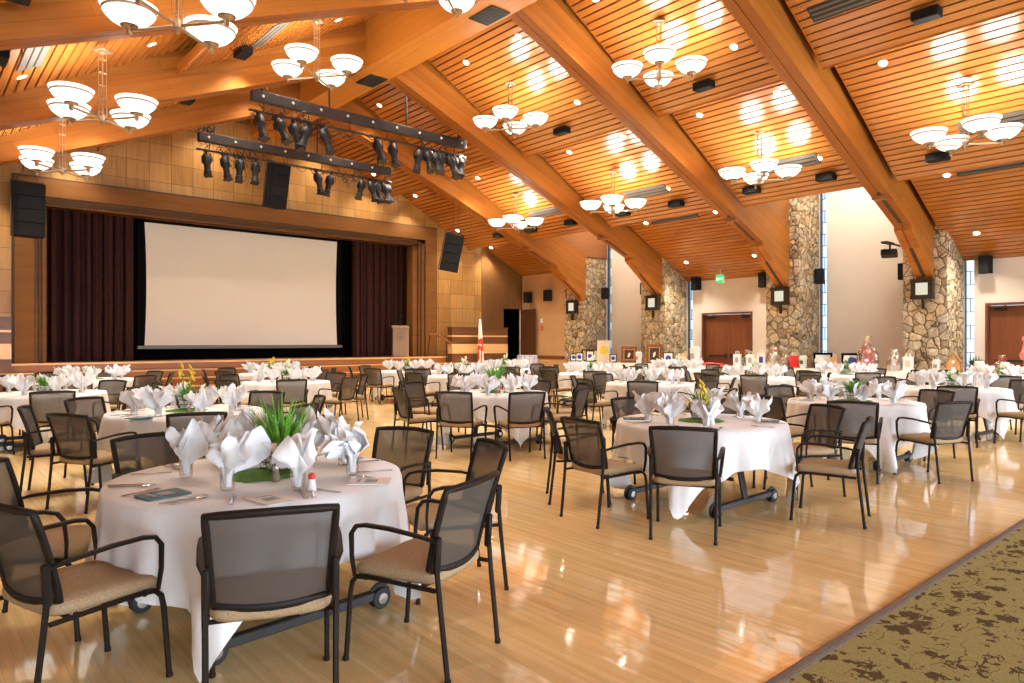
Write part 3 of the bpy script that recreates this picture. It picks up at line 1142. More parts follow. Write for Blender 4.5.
# (x, y, hub height above the eye, azimuth of an arm from +y in degrees, label)
for (x, y, z, az, lab) in [
    (15.05, 16.95, 3.70, 52, 'bronze four-bowl chandelier over the right side, farthest one, nearest the stage'),
    (14.90, 12.70, 3.63, 52, 'bronze four-bowl chandelier over the right side, second from the stage, above the left double door'),
    (15.04, 8.37, 3.755, 52, 'bronze four-bowl chandelier over the right side, in front of the tall stone pillar'),
    (14.80, 4.13, 3.65, 52, 'bronze four-bowl chandelier at the right edge of the photo, above the right double door'),
    (11.10, 12.70, 5.16, 52, 'bronze four-bowl chandelier right of the ridge beam, beside the long lighting truss'),
    (11.28, 8.43, 5.23, 52, 'bronze four-bowl chandelier right of the ridge beam, highest of those right of centre'),
    (6.09, 12.70, 5.16, 52, 'bronze four-bowl chandelier hanging just left of the front lighting truss'),
    (6.09, 8.43, 5.16, 52, 'bronze four-bowl chandelier cut by the top edge near the ridge beam'),
    (2.35, 8.43, 3.58, 52, 'bronze four-bowl chandelier at the top left, largest in view'),
    (2.42, 12.70, 3.56, 52, 'bronze four-bowl chandelier on the left, middle of the left row'),
    (2.50, 16.95, 3.53, 52, 'bronze four-bowl chandelier on the left, above the left speaker column'),
    (2.40, 4.13, 3.58, 52, 'bronze four-bowl chandelier overhead left, out past the top edge'),
    (6.09, 4.13, 5.16, 52, 'bronze four-bowl chandelier overhead, left of the ridge and nearest the camera'),
]:
    CH.place((x, y, EYE + z), pi / 2 - radians(az), lab, 'bowl chandeliers under the roof')


def slope_at(x):
    """(height above the eye, slope angle) of the panel over x, right or left half"""
    left = x < RIDGE
    xr = mirror(x) if left else x
    if xr < 13.3:
        f, s = U, 0.546
    elif xr < 17.05:
        f, s = MID, 0.556
    else:
        f, s = LOW, 0.50
    a = math.atan(s)
    return f(xr), (-a if left else a)


def make_downlight():
    t = thing('recessed_downlight', '', 'downlight')
    mb = MB(); mb.lathe([(0.062, 0.0), (0.064, -0.012), (0.088, -0.012), (0.092, 0.0)], 20)
    mb.build('trim_ring', M['downring'], t, True)
    mb = MB(); mb.lathe([(0, -0.006), (0.064, -0.004), (0.064, 0.0), (0, 0.0)], 20)
    mb.build('lens', M['downlens'], t, True)
    return t


DL = Proto(make_downlight())
BAYNAME = {0: 'bay beside the stage', 1: 'second bay from stage', 2: 'third bay from stage', 3: 'fourth bay from stage', 4: 'bay nearest the camera'}
SPOTS = []


def downlight(x, y, lab):
    z, a = slope_at(x)
    DL.place((x, y, EYE + z - 0.001), 0, lab, 'recessed downlights in the slatted ceiling', rot=(0, a, 0))
    SPOTS.append((x, y, EYE + z - 0.05))


rows = [(10.46, 'beside the ridge'), (12.38, 'low in the top panel'), (14.11, 'high in the middle panel'), (16.03, 'low in the middle panel'), (17.95, 'high in the bottom panel'), (20.15, 'low in the bottom panel')]
for bi, (yn, yf, dorm) in enumerate(BAYS[:5]):
    yc = (yn + yf) / 2
    dy = 0.97 if bi != 4 else 1.2
    for x, rn in rows:
        if dorm and x > 17.1:
            continue
        for s, sn in ((-1, 'near'), (1, 'far')):
            if x > 17.1:
                dy = 1.27
            yy = yc + s * dy
            if bi == 4 and yy < 3.0 and x < 13:
                continue
            downlight(x, yy, 'round downlight %s, %s side, %s, right slope' % (rn, sn, BAYNAME[bi]))
            if x in (10.46, 16.03, 14.11) and bi in (0, 1, 2, 3):
                downlight(mirror(x), yy, 'round downlight %s, %s side, %s, left slope' % (rn, sn, BAYNAME[bi]))


downlight(5.3, 14.35, 'round downlight beside the left box speaker, upper left panel, third bay from stage')


def make_diffuser():
    t = thing('air_diffuser', '', 'air diffuser')
    mb = MB()
    mb.bb(-0.18, 0.18, -0.72, 0.72, -0.028, 0.0, 0.006)
    mb.build('frame', M['diffuser'], t)
    mb = MB()
    for xx in (-0.06, 0.06):
        mb.bb(xx - 0.012, xx + 0.012, -0.66, 0.66, -0.031, -0.02)
    mb.build('slot_blades', M['speaker'], t)
    return t


def make_ceiling_box():
    t = thing('ceiling_speaker', '', 'speaker')
    mb = MB(); mb.bb(-0.12, 0.12, -0.21, 0.21, -0.175, -0.02, 0.012)
    mb.build('cabinet', M['speaker'], t)
    mb = MB(); mb.bb(-0.105, 0.105, -0.195, 0.195, -0.182, -0.173)
    mb.build('grille_face', M['grille'], t)
    mb = MB(); mb.bb(-0.03, 0.03, -0.08, 0.08, -0.03, 0.0)
    mb.build('bracket', M['diffuser'], t)
    return t


DF = Proto(make_diffuser())
CB = Proto(make_ceiling_box())
for bi, (yn, yf, dorm) in enumerate(BAYS[:5]):
    yc = (yn + yf) / 2
    if bi > 0:
        for x, side in ((16.0, 'right'), (mirror(16.0), 'left')):
            z, a = slope_at(x)
            DF.place((x, yc - 0.25, EYE + z), 0, 'long grey air diffuser by the chandelier, %s, %s slope' % (BAYNAME[bi], side), 'air diffusers in the ceiling', rot=(0, a, 0))
    for x, side in ((16.5, 'right'), (mirror(16.5), 'left')):
        z, a = slope_at(x)
        for s, sn in ((-0.92, 'near'), (1.0, 'far')):
            if bi == 0 and s > 0:
                continue
            CB.place((x, yc + s, EYE + z), 0, 'black box speaker on middle panel, %s side, %s, %s slope' % (sn, BAYNAME[bi], side), 'box speakers under the slats', rot=(0, 0, 0))
    if bi in (2, 3, 4):
        z, a = slope_at(12.9)
        CB.place((12.88, yc + 0.05, EYE + slope_at(12.88)[0]), 0, 'black box speaker low in the top panel, %s, right slope' % BAYNAME[bi], 'box speakers under the slats')
for x, y, lab in ((mirror(12.1), 13.75, 'long dark air diffuser, upper left panel, third bay from stage'), (mirror(12.1), 18.3 - 1.0, 'long dark air diffuser, upper left panel, second bay from stage')):
    z, a = slope_at(x)
    DF.place((x, y - 0.4, EYE + z), 0, lab, 'air diffusers in the ceiling', rot=(0, a, 0))
    CB.place((x - 0.3, y + 0.1, EYE + slope_at(x - 0.3)[0]), 0, 'black box speaker beside ' + lab[5:], 'box speakers under the slats')


def make_ceiling_slot():
    t = thing('ceiling_slot_vent', '', 'vent')
    mb = MB(); mb.bb(-0.17, 0.17, -0.86, 0.86, -0.02, 0.01)
    mb.build('frame', M['vent'], t)
    mb = MB()
    for k in range(3):
        mb.bb(-0.12 + k * 0.1, -0.08 + k * 0.1, -0.83, 0.83, -0.026, -0.018)
    mb.build('blades', M['diffuser'], t)
    return t


SV = Proto(make_ceiling_slot())
for bi, lab in ((2, 'long black slot vent in the low ceiling above the left double door'), (4, 'long black slot vent in the low ceiling above the right double door')):
    yc = (BAYS[bi][0] + BAYS[bi][1]) / 2
    z, a = slope_at(17.9)
    SV.place((17.9, yc + 0.2, EYE + z), 0, lab, 'slot vents in the low ceiling', rot=(0, a, 0))
z, a = slope_at(12.9)
SV.place((12.3, 5.0, EYE + slope_at(12.3)[0]), 0, 'long black slot vent in the top panel at the upper right', 'slot vents in the low ceiling', rot=(0, slope_at(11.9)[1], 0))

# --- wall sconces on the piers
def make_sconce():
    t = thing('wall_sconce', '', 'wall lamp')
    mb = MB()
    for y in (-0.20, 0.20):
        mb.bb(-0.16, 0.0, y - 0.055, y + 0.055, -0.25, 0.25)
    for z in (-0.21, 0.21):
        mb.bb(-0.17, 0.0, -0.265, 0.265, z - 0.055, z + 0.055)
    mb.bb(-0.02, 0.06, -0.24, 0.24, -0.25, 0.25)
    mb.bb(-0.10, 0.0, -0.02, 0.02, -0.52, -0.27)
    mb.build('lantern_frame', M['sconce_frame'], t)
    mb = MB(); mb.bb(-0.14, -0.03, -0.15, 0.15, -0.16, 0.16)
    mb.build('glass_face', M['sconce_glass'], t)
    return t


SCN = Proto(make_sconce())
for y, lab in ((19.0, 'lit lantern sconce on the stone pillar nearest the stage'), (15.1, 'lit lantern sconce on the second stone pillar from the stage'),
               (10.38, 'lit lantern sconce on the tall pillar between the two double doors'), (6.5, 'lit lantern sconce on the stone pillar beside the right double door')):
    SCN.place((PIERX - 0.03, y, EYE + 1.36), 0, lab, 'lantern sconces on the stone pillars')


# --- small black wall speakers
def make_wall_speaker():
    t = thing('wall_speaker', '', 'speaker')
    mb = MB()
    mb.prism([(-0.13, -0.17), (0.13, -0.17), (0.17, 0.13), (-0.17, 0.13)], 'z', -0.25, 0.25)
    mb.build('cabinet', M['speaker'], t)
    mb = MB(); mb.bb(-0.115, 0.115, -0.178, -0.169, -0.23, 0.23)
    mb.build('grille_face', M['grille'], t)
    mb = MB(); mb.bb(-0.03, 0.03, 0.12, 0.26, -0.05, 0.05); mb.tube([(0, 0.16, 0.05), (0, 0.16, 0.30)], 0.02, 6)
    mb.build('bracket', M['speaker'], t)
    return t


WS = Proto(make_wall_speaker())
def wspk(x, y, z, lab, turn=0.0):
    o = WS.place((x, y, EYE + z), -pi / 2 + turn, lab, 'black speakers along the right wall')
    o.scale = (0.86, 0.86, 0.90)
for (x, y, z, lab, tn) in [
    (19.76, 21.5, 1.85, 'black wall speaker in the far corner, above the open door', 0.1),
    (19.76, 20.3, 1.87, 'black wall speaker on the tan wall, beside the far pillar', 0.0),
    (20.9, 18.22, 1.90, 'black wall speaker on the side of the stone pillar nearest the stage', 0.4),
    (21.0, 16.35, 1.98, 'black wall speaker on the white wall left of the second pillar', 0.0),
    (21.0, 14.1, 2.03, 'black wall speaker left of the exit sign, over the left double door', 0.0),
    (21.0, 11.55, 1.98, 'black wall speaker right of the exit sign', 0.0),
    (21.0, 9.72, 1.98, 'black wall speaker on the side of the tall stone pillar', 0.4),
    (21.0, 7.35, 1.95, 'black wall speaker below the projector', 0.0),
    (21.0, 5.42, 1.98, 'black wall speaker above the right double door', 0.0)]:
    wspk(x, y, z, lab, tn)

# --- projector by the right-hand pillar
t = thing('projector', 'dark projector on a bracket above the wall speaker by the right pillar', 'projector', (20.55, 7.55, EYE + 2.55))
mb = MB(); mb.box((-0.05, 0.0, -0.12), (0.46, 0.40, 0.16), (0, 0.12, 0.3), 0.02); mb.build('body', M['fixture'], t)
mb = MB(); mb.lathe([(0, 0), (0.055, 0), (0.062, 0.12), (0.045, 0.12), (0.04, 0.02)], 14, (-0.27, 0.0, -0.08), 0, Matrix.Rotation(-pi / 2, 3, 'Y')); mb.build('lens', M['fixture'], t, True)
mb = MB(); mb.tube([(0, 0, -0.05), (0, 0, 0.16), (0.7, 0, 0.16)], 0.025, 8); mb.box((-0.15, 0, 0.16), (0.55, 0.16, 0.05)); mb.build('mount', M['fixture'], t)

# --- exit sign under the low ceiling
def text_mesh(body, size, depth=0.004):
    cu = bpy.data.curves.new('lettering', 'FONT')
    cu.body = body
    cu.size = size
    cu.extrude = depth / 2
    cu.align_x = 'CENTER'
    cu.align_y = 'CENTER'
    ob = bpy.data.objects.new('lettering', cu)
    COL.objects.link(ob)
    dg = bpy.context.evaluated_depsgraph_get()
    me = bpy.data.meshes.new_from_object(ob.evaluated_get(dg))
    bpy.data.objects.remove(ob)
    return me


t = thing('exit_sign', 'lit green exit sign hanging below the low ceiling before the left double door', 'sign', (20.7, 12.95, EYE + 2.12))
mb = MB(); mb.bb(-0.03, 0.03, -0.15, 0.15, -0.15, 0.15, 0.006); mb.build('housing', M['white_plastic'], t)
mb = MB(); mb.bb(-0.036, -0.028, -0.14, 0.14, -0.14, 0.10); mb.build('lit_face', M['exit_green'], t)
me = text_mesh('EXIT', 0.13)
me.materials.append(M['exit_white'])
o = bpy.data.objects.new('lettering', me); COL.objects.link(o); o.parent = t
o.rotation_euler = (pi / 2, 0, -pi / 2); o.location = (-0.039, 0, -0.025)
mb = MB(); mb.tube([(0, 0, 0.15), (0, 0, 0.30)], 0.012, 6); mb.build('hanger', M['downring'], t)

# --- small devices on the tan wall
t = thing('thermostat', 'small white wall device above a red alarm on the tan wall', 'wall device', (19.955, 20.85, EYE + 0.86))
mb = MB(); mb.bb(-0.02, 0.025, -0.06, 0.06, -0.09, 0.09, 0.008); mb.build('cover', M['white_plastic'], t)
t = thing('alarm_pull', 'small red alarm pull on the tan wall', 'wall device', (19.955, 20.85, EYE + 0.56))
mb = MB(); mb.bb(-0.03, 0.025, -0.06, 0.06, -0.09, 0.09, 0.008); mb.build('box', M['red'], t)
mb = MB(); mb.bb(-0.045, -0.028, -0.035, 0.035, -0.02, 0.015); mb.build('pull_bar', M['white_plastic'], t)

# --- hung loudspeaker columns
def make_array(h, w, d, nmod):
    t = thing('line_array_speaker', '', 'speaker')
    mh = h / nmod
    for k in range(nmod):
        zc = -h / 2 + mh * (k + 0.5)
        mb = MB(); mb.prism([(-w / 2, -d / 2), (w / 2, -d / 2), (w * 0.36, d / 2), (-w * 0.36, d / 2)], 'z', zc - mh / 2 + 0.006, zc + mh / 2 - 0.006)
        c = mb.build('cabinet', M['speaker'], t)
        mb = MB(); mb.bb(-w / 2 + 0.10, w / 2 - 0.10, -d / 2 - 0.012, -d / 2 + 0.002, zc - mh / 2 + 0.015, zc + mh / 2 - 0.015)
        mb.build('grille_face', M['grille'], c)
    mb = MB()
    for sx in (-1, 1):
        mb.bb(sx * w / 2 - 0.012, sx * w / 2 + 0.012, -0.06, 0.06, -h / 2, h / 2 + 0.06)
        mb.tube([(sx * w * 0.4, 0, h / 2 + 0.05), (sx * 0.10, 0.0, h / 2 + 0.38)], 0.008, 5)
    mb.bb(-w / 2, w / 2, -0.1, 0.1, h / 2 + 0.02, h / 2 + 0.06)
    mb.build('rigging', M['fixture'], t)
    return t


A1 = make_array(1.55, 0.75, 0.5, 4)
A1['label'] = 'tall black speaker column hanging at the left of the stage opening'
A1.location = (2.38, 21.2, EYE + 3.30)
A1.rotation_euler = (0, 0, 0.10)
A1['group'] = 'hung speaker columns'
A2 = dup(A1, (8.52, 20.6, EYE + 4.72), -0.05, 'black speaker column hanging over the centre of the stage', 'hung speaker columns', rot=(0.10, 0.06, 0.15))
A3 = dup(A1, (13.86, 18.9, EYE + 2.98), 0.4, 'tilted black speaker column hanging at the right of the stage opening', 'hung speaker columns', rot=(0.20, 0.16, -0.45))
for k, o in enumerate((A1, A2, A3)):
    o.scale = ((0.90, 0.92, 0.86), (0.86, 0.9, 0.86), (0.84, 0.9, 0.80))[k]

# steel cables from the rigging up to the ceiling
for o in (A1, A2, A3):
    mtx = Matrix.LocRotScale(o.location, o.rotation_euler, o.scale)
    inv = mtx.inverted()
    mb = MB()
    for sx in (-1, 1):
        p0 = Vector((sx * 0.10, 0, 1.55 / 2 + 0.40))
        w0 = mtx @ p0
        zt = EYE + slope_at(w0.x)[0] + 0.02
        mb.tube([p0, inv @ Vector((w0.x + 0.03 * sx, w0.y, zt))], 0.008, 5)
    mb.build('suspension_cable', M['cable'], o)

# --- the two lighting trusses
def make_truss(name, label, x0, x1, y, z, rods, loops_left=True):
    t = thing(name, label, 'lighting truss', (x0, y, z), 0, 'stage lighting trusses')
    L = x1 - x0
    mb = MB()
    mb.bb(0, L, -0.09, 0.09, -0.10, 0.14, 0.01)
    mb.build('raceway', M['truss'], t)
    mb = MB()
    k = 0.25
    while k < L:
        mb.lathe([(0, 0), (0.035, 0), (0.03, 0.02), (0, 0.02)], 10, (k, -0.09, 0.03), 0, Matrix.Rotation(pi / 2, 3, 'X'))
        k += 0.72
    mb.build('socket', M['white_plastic'], t)
    mb = MB(); mb.tube([(-0.05, 0, -0.32), (L + 0.05, 0, -0.32)], 0.03, 8)
    k = 0.3
    while k < L:
        mb.tube([(k, 0, -0.32), (k, 0, -0.08)], 0.012, 5)
        k += 1.1
    mb.build('pipe', M['truss'], t)
    for (xr, top) in rods:
        mb = MB(); mb.tube([(xr - x0, 0, 0.12), (xr - x0, 0, top - z)], 0.02, 6)
        mb.build('hanger_rod', M['cable'], t)
    rnd = random.Random(len(label))
    mb = MB()
    if loops_left:
        for q in range(6):
            r0 = 0.22 + 0.12 * rnd.random()
            xo = 0.05 + 0.3 * rnd.random()
            mb.tube([(xo + 0.12 * sin(a * 2 + q), 0.02 * q - 0.05, 0.12 + r0 * (1 + cos(a)) * 0.9) for a in [pi * 2 * i / 12 for i in range(13)]], 0.012, 5)
    for q in range(int(L * 2.2)):
        xa = rnd.random() * (L - 0.6)
        w = 0.25 + 0.4 * rnd.random()
        sag = 0.1 + 0.18 * rnd.random()
        mb.tube([(xa + w * i / 6, -0.06 + 0.1 * rnd.random(), -0.30 - sag * sin(pi * i / 6)) for i in range(7)], 0.009, 4)
    # tangled leads where the lamps crowd together
    for (c0, c1, nn) in ((0.1, 1.9, 26), (L - 1.7, L - 0.1, 26)):
        for q in range(nn):
            p = Vector((rnd.uniform(c0, c1), rnd.uniform(-0.16, 0.16), -0.30))
            pts = [p]
            for i in range(5):
                p = p + Vector((rnd.uniform(-0.16, 0.16), rnd.uniform(-0.10, 0.10), rnd.uniform(-0.22, 0.16)))
                p.z = min(p.z, -0.12)
                pts.append(p.copy())
            mb.tube(pts, 0.009, 4)
    cb = mb.build('cable_tangle', M['cable'], t)
    cb['kind'] = 'stuff'
    return t


def make_spot():
    """ellipsoidal stage light hanging by its yoke, nose down"""
    t = thing('stage_light', '', 'stage light')
    mb = MB()
    mb.lathe([(0, 0.30), (0.08, 0.29), (0.125, 0.22), (0.13, 0.08), (0.11, 0.03), (0.085, 0.0), (0.085, -0.20), (0.105, -0.22), (0.105, -0.33), (0.09, -0.34), (0.0, -0.30)], 12, (0, 0, -0.38))
    mb.bb(-0.105, 0.105, -0.105, 0.105, -0.735, -0.715)
    mb.bb(-0.125, 0.125, -0.02, 0.02, -0.30, -0.20)
    mb.bb(-0.03, 0.03, 0.08, 0.16, -0.28, -0.12)
    mb.build('barrel', M['fixture'], t, True)
    mb = MB()
    mb.tube([(-0.135, 0, -0.36), (-0.135, 0, -0.12), (0, 0, -0.07), (0.135, 0, -0.12), (0.135, 0, -0.36)], 0.013, 5, flat=0.5)
    mb.bb(-0.035, 0.035, -0.03, 0.03, -0.08, 0.06)
    mb.build('yoke', M['fixture'], t)
    mb = MB()
    mb.tube([(0.05, 0.05, -0.12), (0.16, 0.10, -0.25), (0.10, 0.12, -0.02), (-0.06, 0.06, 0.02)], 0.008, 4)
    mb.build('cable', M['cable'], t)
    return t


T1Z, T2Z = EYE + 5.66, EYE + 5.55
make_truss('lighting_truss', 'long dark lighting truss hung across the hall, the one nearer the camera', 6.05, 12.25, 16.0, T1Z, [(6.3, EYE + 6.9), (8.0, EYE + 6.9), (10.25, EYE + 6.95), (12.0, EYE + 6.0)])
make_truss('lighting_truss', 'long dark lighting truss hung in front of the stage wall', 6.05, 12.05, 19.8, T2Z, [(6.3, EYE + 6.9), (9.5, EYE + 7.3), (11.6, EYE + 6.2)])
SP = Proto(make_spot())
rnd = random.Random(5)
n1 = [(6.20, 'first'), (6.65, 'second'), (7.05, 'third'), (7.45, 'fourth'), (7.80, 'fifth'), (9.30, 'sixth'), (9.80, 'seventh'), (10.68, 'eighth'), (10.93, 'ninth'), (11.16, 'tenth'), (11.40, 'eleventh'), (11.62, 'twelfth'), (11.85, 'thirteenth'), (12.07, 'last')]
for x, nm in n1:
    SP.place((x, 16.0, T1Z - 0.36), 0, 'black stage light on the nearer truss, %s from its left end' % nm, 'stage lights on the trusses', rot=(-0.25 - 0.25 * rnd.random(), 0.25 * rnd.uniform(-1, 1), rnd.uniform(-0.7, 0.7)))
n2 = [(6.25, 'first'), (6.72, 'second'), (7.18, 'third'), (7.62, 'fourth'), (9.48, 'fifth'), (9.98, 'sixth'), (11.05, 'seventh'), (11.30, 'eighth'), (11.53, 'ninth'), (11.76, 'tenth'), (11.98, 'last')]
for x, nm in n2:
    SP.place((x, 19.8, T2Z - 0.36), 0, 'black stage light on the truss by the stage wall, %s from its left end' % nm, 'stage lights on the trusses', rot=(-0.2 - 0.2 * rnd.random(), 0.2 * rnd.uniform(-1, 1), rnd.uniform(-0.7, 0.7)))
# ================================================================= STAGE THINGS
def curtain(x0, x1, y, z0, z1, label, seed):
    rnd = random.Random(seed)
    ph = [rnd.uniform(0, 6) for _ in range(3)]
    mb = MB()

    def f(u, v):
        x = x0 + (x1 - x0) * u
        wob = 0.10 * sin(2 * pi * u * 9 + ph[0]) + 0.05 * sin(2 * pi * u * 17 + ph[1]) + 0.03 * sin(2 * pi * u * 31 + ph[2] + v)
        return (x + 0.03 * sin(2 * pi * u * 9 + 1.3 + ph[0]), y + wob * (0.85 + 0.15 * (1 - v)), z0 + (z1 - z0) * v)
    mb.surf(f, 200, 6)
    t = mb.build('stage_curtain', M['curtain'], None, True, 180)
    mb = MB(); mb.tube([(x0, y, z1 - 0.02), (x1, y, z1 - 0.02)], 0.03, 6)
    mb.build('curtain_track', M['fixture'], t)
    return tag(t, label, 'curtain', 'stage curtains')


curtain(2.75, 5.15, YS + 0.85, SZ + 0.02, OZ + 0.5, 'dark oxblood pleated stage curtain left of the projection screen', 1)
curtain(12.32, 14.75, YS + 0.85, SZ + 0.02, OZ + 0.5, 'dark oxblood pleated stage curtain right of the screen, behind the lectern', 2)

t = thing('projection_screen', 'big blank projection screen in a black border on the stage', 'projection screen', (8.74, 23.25, 0))
SX0, SX1, S0, S1 = 5.55 - 8.74, 11.93 - 8.74, EYE - 0.12, EYE + 3.63
mb = MB()
def fs(u, v):
    bow = 0.05 * (1 - abs(2 * v - 1) ** 2)
    a, b = SX0 + bow, SX1 - bow
    return (a + (b - a) * u, 0.0, S0 + (S1 - S0) * v)
mb.surf(fs, 8, 12)
mb.build('fabric', M['screen'], t, True)
mb = MB()
mb.bb(SX0 - 0.18, SX0 + 0.05, 0.01, 0.03, S0 - 0.05, S1 + 0.26)
mb.bb(SX1 - 0.05, SX1 + 0.18, 0.01, 0.03, S0 - 0.05, S1 + 0.26)
mb.bb(SX0 - 0.18, SX1 + 0.18, 0.01, 0.03, S1, S1 + 0.26)
mb.build('border', M['screen_black'], t)
mb = MB(); mb.bb(SX0 - 0.2, SX1 + 0.2, -0.03, 0.03, S0 - 0.11, S0 - 0.01, 0.01)
mb.build('bottom_bar', M['screen_bar'], t)
mb = MB(); mb.bb(SX0 - 0.65, SX1 + 0.62, 0.05, 0.08, SZ, OZ + 1.0)
mb.build('black_backing', M['black'], t)

# lectern with a round seal and a microphone
t = thing('lectern', 'light wooden lectern with a round seal at the right of the stage', 'lectern', (13.80, 21.95, SZ), -0.45)
mb = MB()
mb.bb(-0.29, 0.29, -0.20, 0.22, 0.0, 1.05, 0.01)
mb.build('body', M['lectern'], t)
mb = MB(); mb.prism([(-0.25, 1.05), (0.27, 1.05), (0.27, 1.17), (-0.25, 1.08)], 'x', -0.31, 0.31); mb.build('reading_top', M['lectern'], t)
RX = Matrix.Rotation(pi / 2, 3, 'X')
mb = MB()
for r0, r1 in ((0.155, 0.17), (0.095, 0.105)):
    mb.lathe([(r0, 0.0), (r0, 0.012), (r1, 0.012), (r1, 0.0)], 28, (0, -0.20, 0.76), 0, RX)
for k in range(9):
    a = 2 * pi * k / 9
    mb.box((0.13 * cos(a), -0.206, 0.76 + 0.13 * sin(a)), (0.03, 0.012, 0.018), (0, -a, 0))
mb.prism([(-0.07, 0.71), (-0.02, 0.79), (0.01, 0.75), (0.04, 0.80), (0.08, 0.71)], 'y', -0.212, -0.20)
mb.build('seal', M['seal'], t)
mb = MB(); mb.tube([(0.0, 0.1, 1.12), (0.0, 0.12, 1.35), (0.0, 0.02, 1.48), (0, -0.06, 1.50)], 0.010, 6); mb.ball((0, -0.08, 1.50), 0.028, 8)
mb.tube([(0.28, 0.1, 0.80), (0.75, 0.12, 0.80)], 0.012, 6)
mb.build('microphone', M['fixture'], t)

# furled flag on a stand at the foot of the stage
t = thing('flag', 'furled white and red flag on a pole at the right end of the stage', 'flag', (16.6, 20.75, 0))
mb = MB(); mb.lathe([(0, 0), (0.17, 0), (0.17, 0.03), (0.05, 0.06), (0.025, 0.12), (0, 0.12)], 18); mb.build('base', M['brass'], t, True)
mb = MB(); mb.tube([(0, 0, 0.05), (0, 0, 2.42)], 0.014, 8); mb.build('pole', M['lectern'], t)
mb = MB(); mb.lathe([(0, 2.40), (0.03, 2.42), (0.012, 2.47), (0.030, 2.53), (0, 2.66)], 10); mb.build('finial', M['brass'], t, True)
mb = MB()
def ff(u, v):
    z = 2.36 - 1.85 * v
    w = 0.035 + 0.085 * v ** 0.8
    a = 2 * pi * u
    r = w * (1 + 0.35 * sin(5 * a + 3 * v) + 0.15 * sin(9 * a))
    return (r * cos(a) + 0.05 * v, r * sin(a) * 0.8, z - 0.08 * cos(a) * v)
mb.surf(ff, 40, 30, True)
for f in mb.bm.faces:
    c = f.calc_center_median()
    v = (2.36 - c.z) / 1.85
    if (0.40 < v < 0.66 and abs(sin(9 * c.x + 14 * c.z)) > 0.2) or (v > 0.66 and sin(atan2(c.y, c.x) * 5 + 3 * v) > 0.55):
        f.material_index = 1
mb.build('flag_cloth', [M['flag_white'], M['flag_red']], t, True, 180)

# stair handrail by the right guard wall
t = thing('stair_handrail', 'brown wooden handrail dropping beside the stage stairs, right of the opening', 'handrail', (0, 0, 0))
mb = MB(); mb.tube([(14.75, 21.45, SZ + 0.83), (15.05, 21.42, SZ + 0.83), (15.62, 21.30, SZ + 0.52), (15.75, 21.28, SZ + 0.45)], 0.042, 8); mb.build('rail', M['door_wood'], t, True)
mb = MB(); mb.tube([(15.45, 21.33, SZ + 0.60), (15.45, 21.33, 0.70)], 0.02, 8); mb.tube([(14.78, 21.45, SZ + 0.80), (14.78, 21.62, SZ + 0.0)], 0.02, 8); mb.build('post', M['fixture'], t)

# small cloth-covered round stand by the corner doorway
t = thing('covered_side_table', 'small table under a blue checked cloth beside the corner doorway', 'table', (18.0, 19.6, 0))
mb = MB()
def fc(u, v):
    a = 2 * pi * u
    if v < 0.35:
        r = 0.38 * v / 0.35
        return (r * cos(a), r * sin(a), 0.98)
    q = (v - 0.35) / 0.65
    r = 0.38 + 0.05 * q + 0.03 * q * sin(9 * a)
    return (r * cos(a), r * sin(a), 0.98 - 0.5 * q)
mb.surf(fc, 54, 14, True); mb.build('checked_cloth', M['plaid'], t, True, 60)
mb = MB(); mb.lathe([(0, 0), (0.25, 0), (0.24, 0.04), (0.04, 0.06), (0.035, 0.93), (0.36, 0.94), (0.36, 0.97), (0, 0.97)], 20); mb.build('pedestal', M['table_metal'], t, True)
